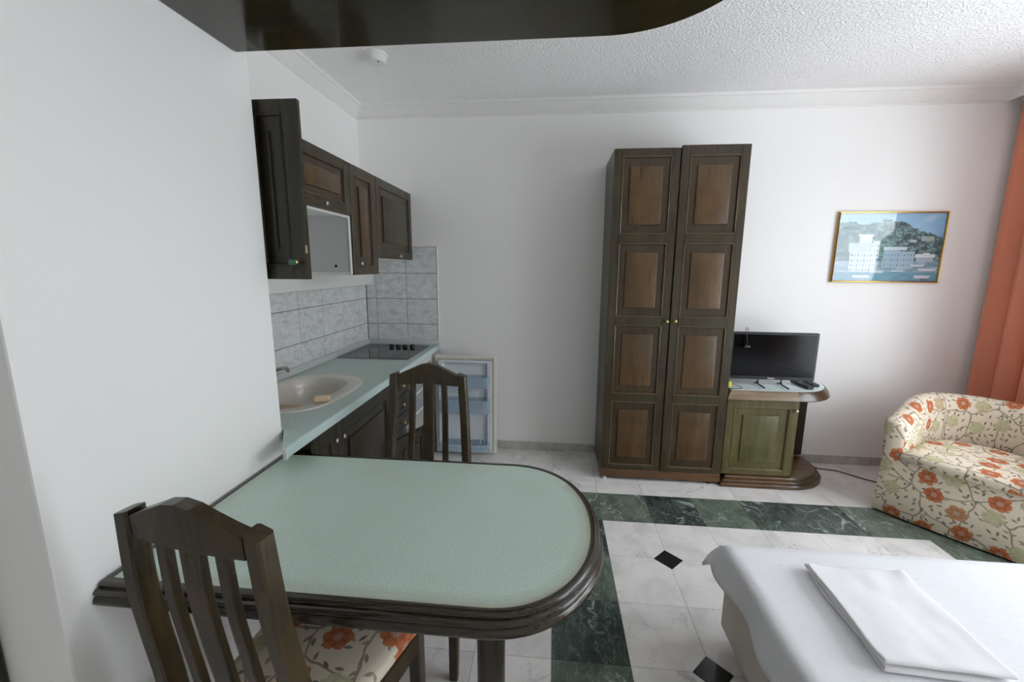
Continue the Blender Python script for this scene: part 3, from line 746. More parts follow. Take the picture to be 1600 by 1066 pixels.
# ---------------- framed picture
PX0, PX1, PZ0, PZ1 = 1.941, 2.636, 1.361, 1.838
pc = thing('framed_picture', 'gold framed print of waterfront houses under a wooded hill on the back wall', 'picture', ((PX0+PX1)/2, D-0.012, PZ0))
W_, H_ = PX1-PX0, PZ1-PZ0
bm = new_bm(); rr = []
for i_, y in ((0.0, 0.011), (0.0, -0.008), (0.003, -0.012), (0.009, -0.010), (0.011, -0.004)): rr.append(rect(-W_/2, 0, W_/2, H_, i_, i_, y))
ring_strip(bm, rr, True); obj('frame', bm, 'gold', pc, angle=20)
def print_mesh():
    nx, nz = 150, 104
    from mathutils import noise as nz_
    def nn(x, z, s, k=0.0): return nz_.noise(Vector((x*s+k, z*s, k*1.7)))
    white, sky, green, dgreen = (0.86, 0.90, 0.93), (0.46, 0.68, 0.86), (0.40, 0.58, 0.54), (0.02, 0.13, 0.18)
    def mixc(a, b, t): t = max(0, min(1, t)); return tuple(a[i]*(1-t)+b[i]*t for i in range(3))
    def houses(u, v):
        # (u0,v0,u1,v1,colour): gable walls, roofs and windows of the town
        H = [(0.15, 0.12, 0.40, 0.52, (0.84, 0.88, 0.92)), (0.13, 0.43, 0.36, 0.57, (0.76, 0.80, 0.84)), (0.22, 0.57, 0.34, 0.67, (0.86, 0.88, 0.90)), (0.21, 0.66, 0.35, 0.69, (0.92, 0.93, 0.94)),
             (0.36, 0.34, 0.42, 0.60, (0.90, 0.93, 0.95)), (0.47, 0.20, 0.62, 0.48, (0.56, 0.68, 0.76)), (0.46, 0.46, 0.68, 0.51, (0.82, 0.86, 0.90)), (0.62, 0.20, 0.76, 0.44, (0.60, 0.70, 0.76)),
             (0.78, 0.29, 0.94, 0.36, (0.66, 0.70, 0.76)), (0.77, 0.36, 0.95, 0.40, (0.90, 0.90, 0.92)), (0.84, 0.40, 0.90, 0.42, (0.92, 0.92, 0.94)), (0.70, 0.58, 0.76, 0.62, (0.68, 0.76, 0.78)), (0.80, 0.60, 0.92, 0.66, (0.62, 0.68, 0.64))]
        c = None
        for a, b, d, e, k in H:
            if a <= u <= d and b <= v <= e:
                c = k
                gu, gv = ((u-a)/0.030) % 1, ((v-b)/0.075) % 1
                if e-b > 0.2 and 0.35 < gu < 0.68 and 0.3 < gv < 0.78: c = mixc(k, (0.30, 0.42, 0.52), 0.8)
        return c
    bm = new_bm(); cl = bm.loops.layers.float_color.new('print')
    a, b = W_/2-0.010, H_-0.020
    vs = [[bm.verts.new((-a+2*a*i/nx, 0.001, 0.010+b*j/nz)) for i in range(nx+1)] for j in range(nz+1)]
    for j in range(nz):
        for i in range(nx):
            u, v = (i+0.5)/nx, (j+0.5)/nz
            ridge = 0.86+0.05*nn(u, 0, 6)+0.03*nn(u, 0, 22)+(0.06 if 0.42 < u < 0.50 else 0) - max(0, u-0.62)*0.62 - max(0, 0.1-u)*0.3
            if v > ridge:
                c = mixc((0.66, 0.80, 0.90), sky, u*0.9+0.2*(v-0.8)); cloud = nn(u, v, 7, 3)
                if u > 0.72: c = mixc(c, (0.84, 0.88, 0.92), 0.8*cloud+0.1)
            else:
                t = 0.45+0.7*nn(u, v, 16)+0.8*nn(u, v, 48, 2)
                c = mixc(dgreen, green, t)
                if u < 0.58: c = mixc(c, (0.42, 0.58, 0.58), 0.30)
                elif t > 0.75: c = mixc(c, (0.50, 0.58, 0.58), 0.6)
            if v < 0.30:
                t = 0.5+0.6*nn(u, v*2.5, 14, 5)
                c = mixc((0.30, 0.46, 0.54), (0.70, 0.76, 0.82), t)
            hc = houses(u, v)
            if hc: c = mixc(hc, (0.5, 0.6, 0.66), 0.5*abs(nn(u, v, 40, 8)))
            if v < 0.13:
                c = mixc((0.20, 0.46, 0.58), (0.40, 0.62, 0.70), 0.5+0.5*nn(u, v*4, 16, 9))
            # boats
            for bu, bv, bw, bh in ((0.28, 0.06, 0.20, 0.05), (0.42, 0.13, 0.16, 0.035), (0.86, 0.055, 0.18, 0.055), (0.90, 0.16, 0.20, 0.05), (0.80, 0.23, 0.16, 0.03), (0.62, 0.15, 0.14, 0.022)):
                if abs(u-bu) < bw*(0.38+0.12*(v-bv)/bh) and abs(v-bv) < bh*0.55: c = (0.80, 0.82, 0.86) if v > bv-bh*0.2 else (0.50, 0.56, 0.62)
            f_ = bm.faces.new((vs[j][i], vs[j][i+1], vs[j+1][i+1], vs[j+1][i]))
            for lp in f_.loops: lp[cl] = (*[(0.16+0.82*k)**2.2 for k in c], 1)
    return bm
pm = NT('harbour_print'); at = pm.node('ShaderNodeAttribute', attribute_name='print'); M['print'] = pm.fin(at.outputs['Color'], 0.5)
obj('print', print_mesh(), 'print', pc, smooth=False)
bm = new_bm(); box(bm, (-W_/2+0.009, -0.0035, 0.009), (W_/2-0.009, -0.0015, H_-0.009)); obj('glass', bm, 'picglass', pc, smooth=False)
bm = new_bm()
tube(bm, smooth_path([(0.235, 0, 0.020), (0.243, 0, 0.030), (0.240, 0, 0.016), (0.252, 0, 0.026), (0.254, 0, 0.018), (0.264, 0, 0.027), (0.266, 0, 0.016), (0.276, 0, 0.028), (0.280, 0, 0.017)], 3), 0.0010, 5); obj('signature', bm, 'black', pc)

# ================================================================== KITCHEN
CZ, CX = 0.84, -0.885
# wall tiles: left wall and back wall
bm = new_bm(); box(bm, (XL, PY1, 0.80), (XL+0.003, D, 1.40)); sl = struct('wall_tiling_left', bm, 'dark_grout', 'grey ceramic splashback tiles on the kitchen side wall')
bm = new_bm(); box(bm, (XL+0.003, D-0.003, 0.80), (-0.889, D, 1.596)); sb = struct('wall_tiling_back', bm, 'dark_grout', 'grey ceramic splashback tiles behind the hob')
def wtile(parent, w_, h_, loc, side):
    key = ('w', round(w_, 3), round(h_, 3), side)
    if key not in cache:
        bm = new_bm(); g = 0.0016
        if side == 'L': box(bm, (0.0, g, g), (0.0042, w_-g, h_-g), 0.0008)
        else: box(bm, (g, -0.0042, g), (w_-g, 0, h_-g), 0.0008)
        me = bpy.data.meshes.new('wall_tile'); bm.to_mesh(me); bm.free(); me.materials.append(M['tile']); cache[key] = me
    t_ = bpy.data.objects.new('wall_tile', cache[key]); COL.objects.link(t_); t_.parent = parent; t_.location = loc
yl = [PY1+0.002, 1.534, 1.796, 2.058, 2.320, 2.580, 2.843, 3.105, D-0.008]
zr = [0.86, 1.003, 1.201, 1.398]
for i in range(len(yl)-1):
    for j in range(3): wtile(sl, yl[i+1]-yl[i], zr[j+1]-zr[j], (XL+0.0005, yl[i], zr[j]), 'L')
xb = [XL+0.006, -1.380, -1.134, -0.889]; zr2 = zr+[1.596]
for i in range(3):
    for j in range(4): wtile(sb, xb[i+1]-xb[i], zr2[j+1]-zr2[j], (xb[i], D-0.0005, zr2[j]), 'B')
bm = new_bm(); box(bm, (-0.889, D-0.009, 0.86), (-0.883, D, 1.598), 0.001); obj('edge_strip', bm, 'trim_white', sb)

# worktop with sink opening
wt = thing('worktop', 'aqua laminate kitchen worktop with pale rounded front edge', 'worktop', (-1.17, 2.33, 0.80))
o = Vector(wt.location)
def sink_outline(d, n=48):
    # rounded egg-like basin: wide at the wall, narrowing towards the front
    cx, cy, a, b = -1.207, 1.905, 0.220, 0.316
    pts = []
    for k in range(n):
        t = 2*math.pi*k/n; c, s = math.cos(t), math.sin(t)
        e = 2/3.0
        x = (a+d)*math.copysign(abs(c)**e, c); y = (b+d)*math.copysign(abs(s)**e, s)
        y *= 1-0.07*max(0.0, x/a)
        pts.append((cx+x, cy+y))
    return pts
y0c, y1c = PY1+0.004, D-0.007; YN = 1.268
bm = new_bm()
outer = [(XL+0.007, y0c), (XP+0.004, y0c), (CX-0.012, YN), (CX-0.012, y1c), (XL+0.007, y1c)]
inner = sink_outline(0.0)
vo = [bm.verts.new((x-o.x, y-o.y, CZ-o.z)) for x, y in outer]; vi = [bm.verts.new((x-o.x, y-o.y, CZ-o.z)) for x, y in inner]
eds = [bm.edges.new((vo[i], vo[(i+1) % len(vo)])) for i in range(len(vo))]+[bm.edges.new((vi[i], vi[(i+1) % len(vi)])) for i in range(len(vi))]
bmesh.ops.triangle_fill(bm, use_beauty=True, edges=eds)
ret = bmesh.ops.extrude_face_region(bm, geom=list(bm.faces))
for v in [g for g in ret['geom'] if isinstance(g, bmesh.types.BMVert)]: v.co.z -= 0.038
obj('board', bm, 'counter', wt, smooth=False)
bm = new_bm(); pr_ = [(-0.012, 0.0), (-0.005, -0.0015), (-0.001, -0.006), (0.0, -0.012), (0.0, -0.034), (-0.004, -0.038), (-0.012, -0.038)]
ring_strip(bm, [[(CX+a-o.x, y-o.y, CZ+z-o.z) for a, z in pr_] for y in (YN, y1c)], True, 0, True, True); obj('front_edge', bm, 'lam_edge', wt)
bm = new_bm(); box(bm, L((XL+0.0066, y0c, CZ)), L((XL+0.026, y1c, CZ+0.040)), 0.006, seg=2); box(bm, L((XL+0.020, D-0.027, CZ)), L((-0.887, D-0.0072, CZ+0.040)), 0.006, seg=2); obj('upstand', bm, 'upstand', wt)
bm = new_bm(); box(bm, L((CX-0.010, YN-0.003, CZ-0.039)), L((CX+0.003, YN+0.012, CZ+0.002)), 0.004, seg=2); obj('end_cap', bm, 'upstand', wt)

sk = thing('sink', 'cream inset kitchen sink with rounded basin in the worktop', 'sink', (-1.205, 1.895, CZ))
o2 = (-1.205, 1.895)
def ringz(d, z, sh=0): return [(x-o2[0]-sh, y-o2[1], z) for x, y in sink_outline(d)]
bm = new_bm()
ring_strip(bm, [ringz(0.014, 0.0003), ringz(0.013, 0.005), ringz(0.006, 0.007), ringz(-0.004, 0.004), ringz(-0.040, 0.002, 0.022), ringz(-0.046, -0.004, 0.022), ringz(-0.054, -0.05, 0.022), ringz(-0.066, -0.115, 0.022), ringz(-0.09, -0.140, 0.022), ringz(-0.15, -0.145, 0.022)], True, 0, False, True)
obj('basin', bm, 'sink', sk, angle=60)
# shallow tan side tray at the near end
bm = new_bm(); pts = []
for k in range(25):
    t = math.pi*k/24; pts.append((0.125*math.cos(t)-0.035, -0.022-0.20*math.sin(t)**0.8))
ring_strip(bm, [[(x, y, -0.062) for x, y in pts], [(x*0.98, y, -0.058) for x, y in pts]], True, 0, True, True); obj('drain_tray', bm, 'tan', sk)
bm = new_bm(); lathe(bm, [(0.028, -0.1455), (0.030, -0.142), (0.022, -0.141), (0.010, -0.1435)], 20, 'z', (-0.02, 0.10, 0)); obj('drain', bm, 'steel', sk)
bm = new_bm(); box(bm, (-0.035, -0.022, 0), (0.035, 0.022, 0.024), 0.010, seg=3)
so = tag(obj('soap_bar', bm, 'sponge', None, (-1.030, 1.760, CZ+0.0050), (0, 0, R(25))), 'pale orange soap bar on the front rim of the sink', 'soap')
tp = thing('tap', 'chrome tap spout over the back of the sink', 'tap', (-1.418, 1.86, CZ+0.0078))
bm = new_bm(); lathe(bm, [(0.026, 0.0), (0.026, 0.01), (0.020, 0.02), (0.020, 0.07), (0.014, 0.085)], 20); obj('body', bm, 'metal', tp)
bm = new_bm(); tube(bm, smooth_path([(0, 0, 0.06), (0.01, 0.05, 0.075), (0.03, 0.14, 0.078), (0.036, 0.185, 0.072), (0.038, 0.195, 0.052)], 6), 0.011, 12); obj('spout', bm, 'metal', tp)
bm = new_bm(); tube(bm, [(0, 0, 0.08), (0.0, -0.01, 0.10), (0.06, -0.03, 0.115)], 0.006, 10); obj('lever', bm, 'metal', tp)

hb = thing('hob', 'black glass hob with four knobs set into the worktop corner', 'hob', (-1.19, 2.92, CZ))
bm = new_bm(); box(bm, (-0.250, -0.255, 0.0003), (0.248, 0.255, 0.005), 0.002); obj('frame', bm, 'steel', hb)
bm = new_bm(); box(bm, (-0.245, -0.250, 0.003), (0.243, 0.250, 0.0062), 0.001); obj('glass', bm, 'hobglass', hb)
for x in (-0.018, 0.034, 0.087, 0.143):
    bm = new_bm(); lathe(bm, [(0.017, 0.0062), (0.017, 0.012), (0.013, 0.016), (0.012, 0.026), (0.009, 0.028)], 14, 'z'); box(bm, (-0.018, -0.004, 0.012), (0.018, 0.004, 0.027), 0.002); obj('knob', bm, 'black', hb, (x, 0.145, 0))

# lower cabinets (doors face +x: local x -> world y)
KX = -0.905
ROT = (0, 0, R(90))
DKM = ('dkwood', 'dkwood', 'dkfield', 'dkwood')
def lower(name, label, y0, y1, cat='cabinet', mat='white_lam'):
    t = thing(name, label, cat, (XL+0.29, (y0+y1)/2, 0)); o_ = Vector(t.location)
    bm = new_bm(); B = lambda a, b, bev=0.001: box(bm, tuple(Vector(a)-o_), tuple(Vector(b)-o_), bev)
    xf = KX-0.022
    B((XL+0.01, y0, 0.10), (xf, y0+0.018, 0.80)); B((XL+0.01, y1-0.018, 0.10), (xf, y1, 0.80)); B((XL+0.01, y0+0.018, 0.10), (xf, y1-0.018, 0.118)); B((XL+0.01, y0+0.018, 0.118), (XL+0.02, y1-0.018, 0.80))
    obj('body', bm, mat, t)
    bm = new_bm(); B((KX-0.07, y0, 0.0), (KX-0.05, y1, 0.10)); obj('plinth', bm, 'dkwood_h', t)
    return t, o_
t, o_ = lower('sink_cabinet', 'dark panelled base cabinet with two doors under the sink', 1.462, 2.262, mat='dkwood')
def at(p): return tuple(Vector(p)-o_)
door(t, 0.175, 0.685, [(0.040, 0.06, 0.135, 0.62)], at((KX, 1.463, 0.108)), ROT, DKM, mx=0.025, mz=0.05, knobs=[(0.146, 0.618)], knob_mat='metal')
door(t, 0.615, 0.685, [(0.060, 0.06, 0.555, 0.62)], at((KX, 1.641, 0.108)), ROT, DKM, mx=0.05, mz=0.05, knobs=[(0.032, 0.612)], knob_mat='metal')
bm = new_bm(); box(bm, at((-0.99, 1.447, 0.108)), at((KX, 1.4615, 0.793)), 0.001); obj('filler', bm, 'dkwood', t)
t, o_ = lower('drawer_cabinet', 'dark narrow base cabinet with three drawers and lower door ajar', 2.268, 2.575)
for z0, z1 in ((0.675, 0.793), (0.560, 0.670), (0.445, 0.555)):
    bm = new_bm(); h_ = z1-z0; rr = [rect(0, 0, 0.303, h_, 0, 0, 0.020), rect(0, 0, 0.303, h_, 0, 0, 0.003), rect(0, 0, 0.303, h_, 0.006, 0.006, 0), rect(0, 0, 0.303, h_, 0.020, 0.020, 0.0), rect(0, 0, 0.303, h_, 0.026, 0.026, 0.005), rect(0, 0, 0.303, h_, 0.034, 0.034, 0.001)]
    ring_strip(bm, rr, True, 0, True, True); d = obj('drawer', bm, 'dkwood', t, at((KX, 2.270, z0)), ROT, angle=20)
    knob(d, (0.152, 0, h_/2), 'brass')
door(t, 0.303, 0.330, [(0.045, 0.05, 0.258, 0.28)], at((KX+0.004, 2.270, 0.108)), (0, 0, R(70)), DKM, mx=0.035, mz=0.035, knobs=[(0.275, 0.285)])

# refrigerator with its door open
fr = thing('refrigerator', 'small white refrigerator under the worktop with its door wide open', 'refrigerator', (-1.15, 2.84, 0)); o_ = Vector(fr.location)
FY0, FY1, FX0, FX1 = 2.590, 3.110, -1.43, -0.905
bm = new_bm()
B = lambda a, b, bev=0.003: box(bm, at(a), at(b), bev)
B((FX0, FY0, 0.02), (FX1, FY0+0.035, 0.79)); B((FX0, FY1-0.035, 0.02), (FX1, FY1, 0.79)); B((FX0, FY0+0.035, 0.755), (FX1, FY1-0.035, 0.79)); B((FX0, FY0+0.035, 0.02), (FX1, FY1-0.035, 0.06)); B((FX0, FY0+0.035, 0.06), (FX0+0.04, FY1-0.035, 0.755))
obj('cabinet', bm, 'fridge', fr)
for z in (0.576, 0.438):
    bm = new_bm(); B((FX0+0.042, FY0+0.037, z-0.004), (FX1-0.03, FY1-0.037, z), 0.001); s_ = obj('shelf', bm, 'fridge_in', fr)
    bm = new_bm(); B((FX1-0.030, FY0+0.037, z-0.008), (FX1-0.022, FY1-0.037, z+0.004), 0.001); obj('shelf_lip', bm, 'white_lam', s_)
for x in (FX0+0.05, FX1-0.05):
    for y in (FY0+0.05, FY1-0.05):
        bm = new_bm(); lathe(bm, [(0.016, 0), (0.016, 0.02)], 12, 'z', at((x, y, 0))); obj('foot', bm, 'black', fr)
# door local: x along width from hinge, inner face towards -y
fd = bpy.data.objects.new('door', None)
bm = new_bm(); DW, DH = 0.470, 0.768
box(bm, (0, 0, 0), (DW, 0.045, DH), 0.006, seg=2); fd = obj('door', bm, 'fridge', fr, at((-0.880, 3.075, 0.022)), (0, 0, R(0)))
bm = new_bm(); rr = [rect(0, 0, DW, DH, i_, i_, y) for i_, y in ((0.006, 0.002), (0.006, -0.010), (0.010, -0.013), (0.022, -0.012), (0.026, 0.001))]
ring_strip(bm, rr, True); obj('gasket', bm, 'gasket', fd, angle=20)
bm = new_bm(); rr = [rect(0, 0, DW, DH, i_, j_, y) for i_, j_, y in ((0.028, 0.028, 0.001), (0.030, 0.030, -0.026), (0.034, 0.034, -0.030), (0.062, 0.044, -0.030), (0.070, 0.052, -0.024), (0.076, 0.058, -0.004))]
ring_strip(bm, rr, True, 0, False, True); obj('liner', bm, 'fridge_in', fd, angle=20)
for z0, z1, dp in ((0.545, 0.625, 0.075), (0.350, 0.450, 0.085), (0.050, 0.110, 0.095)):
    bm = new_bm(); x0, x1 = 0.045, 0.425; y0, y1 = -0.020-dp, -0.004; tk = 0.003
    ins = 0.035
    poly = [(x0, y1), (x0, y0+0.02), (x0+ins, y0), (x1-ins, y0), (x1, y0+0.02), (x1, y1)]
    inn = [(x0+tk, y1-tk), (x0+tk, y0+0.021+tk), (x0+ins+tk, y0+tk), (x1-ins-tk, y0+tk), (x1-tk, y0+0.021+tk), (x1-tk, y1-tk)]
    ring_strip(bm, [[(a, b, z0) for a, b in poly], [(a, b, z1) for a, b in poly], [(a, b, z1) for a, b in inn], [(a, b, z0+tk) for a, b in inn]], True, 0, True, True)
    obj('door_bin', bm, 'bin', fd, smooth=False)
bm = new_bm(); tube(bm, smooth_path([(0.362, -0.10, 0.066), (0.366, -0.098, 0.14), (0.378, -0.09, 0.178), (0.392, -0.08, 0.14), (0.396, -0.06, 0.066)], 6), 0.004, 8); obj('bottle_guard', bm, 'bin', fd)
bm = new_bm(); lathe(bm, [(0.001, 0.0), (0.022, 0.006), (0.026, 0.03), (0.020, 0.046), (0.001, 0.05)], 16, 'z', (0.060, -0.035, 0.640)); obj('egg_holder', bm, 'white_lam', fd, angle=60)

# ---------------- upper cabinets
UX = -1.075; UT, UB = 1.982, 1.402
def upper(name, label, y0, y1, zb_, xf=UX-0.021):
    t = thing(name, label, 'cabinet', (XL+0.2, (y0+y1)/2, zb_)); o_ = Vector(t.location)
    bm = new_bm(); B = lambda a, b, bev=0.001: box(bm, tuple(Vector(a)-o_), tuple(Vector(b)-o_), bev)
    xb_ = XL+0.0005
    B((xb_, y0, zb_), (xf, y0+0.016, UT)); B((xb_, y1-0.016, zb_), (xf, y1, UT)); B((xb_, y0+0.016, UT-0.016), (xf, y1-0.016, UT)); B((xb_, y0+0.016, zb_), (xf, y1-0.016, zb_+0.016)); B((xb_, y0+0.016, zb_+0.016), (xb_+0.006, y1-0.016, UT-0.016))
    obj('body', bm, 'white_lam', t); return t, o_
t, o_ = upper('wall_cabinet', 'narrow wall cabinet with dark door swung open beside the partition', 1.440, 1.648, UB)
# open door: outer face towards the viewer, hinged at the near edge
door(t, 0.222, UT+0.014-UB, [(0.058, 0.048, 0.164, 0.552)], at((-1.082, 1.444, UB)), (0, 0, 0), DKM, mx=0.048, mz=0.056, name='door', knobs=[])
dd = [c for c in t.children if c.name.startswith('door')][0]
knob(dd, (0.186, 0, 0.060), 'brass', 0.012, 0.030)
bm = new_bm(); lathe(bm, [(0.010, -0.028), (0.013, -0.032), (0.011, -0.040), (0.004, -0.043)], 16, 'y', (0.186, 0, 0.060)); obj('knob_cap', bm, 'gknob', dd)
bm = new_bm(); box(bm, (0.216, -0.001, 0.090), (0.2225, 0.004, 0.118), 0.001); obj('catch', bm, 'brass', dd)
UM = ('wood_v', 'recess', 'field', 'wood_v')
t, o_ = upper('wall_cabinet', 'wall cabinet with flap door over an open grey niche', 1.652, 2.246, 1.712)
door(t, 0.590, UT-1.714, [(0.052, 0.048, 0.538, 0.222)], at((UX, 1.654, 1.714)), ROT, UM, mx=0.045, mz=0.040, knobs=[(0.318, 0.024)], knob_mat='metal')
bm = new_bm(); box(bm, at((XL+0.0005, 2.232, UB+0.004)), at((UX-0.016, 2.246, 1.7115)), 0.0008); sp = obj('niche_side', bm, 'grey_lam', t)
bm = new_bm(); box(bm, at((UX-0.016, 2.228, UB+0.004)), at((UX-0.010, 2.247, 1.7115)), 0.0008); box(bm, at((XL+0.002, 2.229, UB+0.004)), at((UX-0.016, 2.2318, UB+0.014)), 0.0005); obj('edge_band', bm, 'white_lam', sp)
bm = new_bm(); box(bm, at((UX-0.021, 1.654, 1.700)), at((UX-0.012, 2.244, 1.7118)), 0.0008); obj('edge_band', bm, 'white_lam', t)
bm = new_bm(); lathe(bm, [(0.013, 0.0), (0.013, -0.0015), (0.009, -0.0018)], 18, 'y', at((-1.170, 2.2318, 1.449))); obj('hole_trim', bm, 'white_lam', sp)
bm = new_bm(); lathe(bm, [(0.009, -0.0012), (0.008, -0.0026), (0.002, -0.0028)], 18, 'y', at((-1.170, 2.2318, 1.449))); obj('cable_hole', bm, 'black', sp)
bm = new_bm(); box(bm, at((XL+0.0005, 1.652, UB)), at((UX-0.021, 1.666, 1.7115)), 0.0008); obj('niche_side', bm, 'grey_lam', t)
t, o_ = upper('wall_cabinet', 'narrow wall cabinet with single tall brown door', 2.250, 2.578, UB)
door(t, 0.324, UT-UB, [(0.054, 0.046, 0.262, 0.530)], at((UX, 2.251, UB)), ROT, ('recess', 'recess', 'field', 'field'), mx=0.048, mz=0.050, knobs=[(0.060, 0.062)], knob_mat='metal')
t, o_ = upper('wall_cabinet', 'short wide wall cabinet with flap door in the kitchen corner', 2.582, D-0.010, 1.494)
door(t, 0.638, UT-1.498, [(0.052, 0.048, 0.586, 0.438)], at((UX, 2.584, 1.498)), ROT, ('wood_v', 'recess', 'wood_v', 'wood_v'), mx=0.05, mz=0.05, knobs=[(0.345, 0.022)], knob_mat='metal')
lb = thing('light_box', 'white strip light housing under the kitchen wall cabinets', 'light', (XL+0.04, 2.33, 1.31))
bm = new_bm(); box(bm, (-0.034, -0.90, 0.0), (0.030, 0.896, 0.091), 0.002); obj('housing', bm, 'white_lam', lb)
bm = new_bm(); lathe(bm, [(0.004, 0.030), (0.004, 0.0312), (0.001, 0.0314)], 10, 'x', (0, 0.87, 0.02)); obj('screw', bm, 'black', lb)

# smoke detector
sd = thing('smoke_detector', 'round white smoke detector on the ceiling above the kitchen', 'smoke detector', (-1.0, 2.49, HC))
bm = new_bm(); lathe(bm, [(0.062, 0.0), (0.062, -0.010), (0.056, -0.014)], 32); obj('base', bm, 'trim_white', sd)
bm = new_bm(); lathe(bm, [(0.055, -0.014), (0.054, -0.034), (0.046, -0.044), (0.010, -0.046)], 32); obj('cover', bm, 'trim_white', sd)
bm = new_bm(); lathe(bm, [(0.005, -0.0455), (0.005, -0.0475), (0.002, -0.048)], 10, 'z', (0.02, -0.02, 0)); obj('indicator', bm, 'grey_button', sd)

# ================================================================== ARMCHAIR
ac = thing('armchair', 'floral tub armchair with orange flowers in the corner by the curtain', 'armchair', (2.215, 2.305, 0), math.atan2(-0.783, 0.623))
AW, AD = 0.385, 0.70                            # half width, depth (front at y=0, back at y=AD)
path = []                                       # centre line of the shell, from left front round to right front
RC = 0.325
def shell_path(off):
    a = AW-0.055+off
    pts = []
    for k in range(7): pts.append((-a, 0.03+(AD-RC-0.055-0.03)*k/6))
    for k in range(1, 24):
        t = math.pi*k/24; e = 2/2.4
        pts.append((-a*abs(math.cos(t))**e*(1 if math.cos(t) > 0 else -1), AD-RC-0.055+(RC+off)*abs(math.sin(t))**e))
    for k in range(7): pts.append((a, AD-RC-0.055-(AD-RC-0.055-0.03)*k/6))
    return pts
n_ = len(shell_path(0))
sect = []
for i in range(n_):
    u = i/(n_-1); b = math.sin(math.pi*u)
    s_ = min(1.0, max(0.0, (b-0.05)/0.75)); s_ = s_*s_*(3-2*s_)
    sect.append(0.590+0.085*s_)
def shell_ring(i, P):
    ht = sect[i]
    prof = [(0.050, 0.012), (0.052, 0.06), (0.044, 0.30), (0.050, ht-0.10), (0.060, ht-0.04), (0.052, ht-0.012), (0.028, ht), (-0.010, ht-0.004), (-0.040, ht-0.030), (-0.056, ht-0.09), (-0.060, 0.40), (-0.060, 0.30)]
    return [(P[d][i][0], P[d][i][1], z) for d, z in prof], prof
offs = sorted(set([0.050, 0.052, 0.044, 0.060, 0.028, -0.010, -0.040, -0.056, -0.060]))
P = {d: shell_path(d) for d in offs}
bm = new_bm(); uvl = bm.loops.layers.uv[0]
rings = [shell_ring(i, P)[0] for i in range(n_)]
# rounded arm fronts
def lerp_ring(r_, k, dy):
    cx = sum(p[0] for p in r_)/len(r_); return [(cx+(p[0]-cx)*k, p[1]+dy, p[2] if p[2] < 0.35 else p[2]-(1-k)*0.05) for p in r_]
rings = [lerp_ring(rings[0], 0.55, -0.034), lerp_ring(rings[0], 0.86, -0.024)] + rings + [lerp_ring(rings[-1], 0.86, -0.024), lerp_ring(rings[-1], 0.55, -0.034)]
vs = ring_strip(bm, rings, False, 0, True, True)
sh_o = obj('shell', bm, 'floral', ac, angle=70)
me = sh_o.data; uv = me.uv_layers[0]; nr = len(rings[0])
arc = [0.0]
for i in range(1, len(rings)): arc.append(arc[-1]+(Vector(rings[i][6])-Vector(rings[i-1][6])).length)
pv = [0.0]
for k in range(1, nr):
    a = rings[n_//2]; pv.append(pv[-1]+(Vector(a[k])-Vector(a[k-1])).length)
for p in me.polygons:
    end = p.loop_total > 6 or all((me.loops[li].vertex_index//nr) in (0, 1) for li in p.loop_indices) or all((me.loops[li].vertex_index//nr) >= len(rings)-2 for li in p.loop_indices)
    for li in p.loop_indices:
        vi_ = me.loops[li].vertex_index; i, k = divmod(vi_, nr); co = me.vertices[vi_].co
        uv.data[li].uv = (co.x+0.37, co.z+0.18) if end else (arc[i]+0.05, pv[k]+0.11)
# base and front panel
inner_poly = [(p[0], p[1]) for p in shell_path(-0.045)]
bm = new_bm(); bp = [(-0.375, -0.005), (-0.2, -0.016), (0, -0.020), (0.2, -0.016), (0.375, -0.005), (0.330, 0.06), (0.28, 0.5), (-0.28, 0.5), (-0.330, 0.06)]
ring_strip(bm, [[(x, y, z) for x, y in offset_poly(bp, d)] for d, z in ((-0.004, 0.012), (0.0, 0.02), (-0.002, 0.16), (-0.006, 0.345), (-0.014, 0.356))], True, 0, True, True)
b_ = obj('front_panel', bm, 'floral', ac, angle=50); planar_uv(b_, lambda c, n: (c.x+1.43, c.z+c.y*0.6+0.55))
bm = new_bm()
cp = [(-0.285, -0.012), (-0.15, -0.030), (0, -0.036), (0.15, -0.030), (0.285, -0.012), (0.278, 0.12), (0.272, 0.32), (0.20, 0.49), (0.0, 0.545), (-0.20, 0.49), (-0.272, 0.32), (-0.278, 0.12)]
ring_strip(bm, [[(x, y, z) for x, y in offset_poly(cp, d)] for d, z in ((-0.012, 0.357), (0.0, 0.366), (0.0, 0.395), (-0.010, 0.408), (-0.05, 0.418), (-0.13, 0.424))], True, 0, True, True)
s_ = obj('seat_cushion', bm, 'floral', ac, angle=60); planar_uv(s_, lambda c, n: (c.x+2.21, c.y*1.0+c.z*0.8+0.93))
for sx in (-1, 1):
    for y in (0.06, 0.52):
        bm = new_bm(); lathe(bm, [(0.02, 0.0), (0.022, 0.012)], 12, 'z', (sx*0.26, y, 0)); obj('foot', bm, 'black', ac)
# piping seam on the inner back
bm = new_bm(); i = 11; tube(bm, [Vector(q)*1.0 for q in rings[i+2][4:11]], 0.004, 6); obj('seam', bm, 'base_fabric', ac)

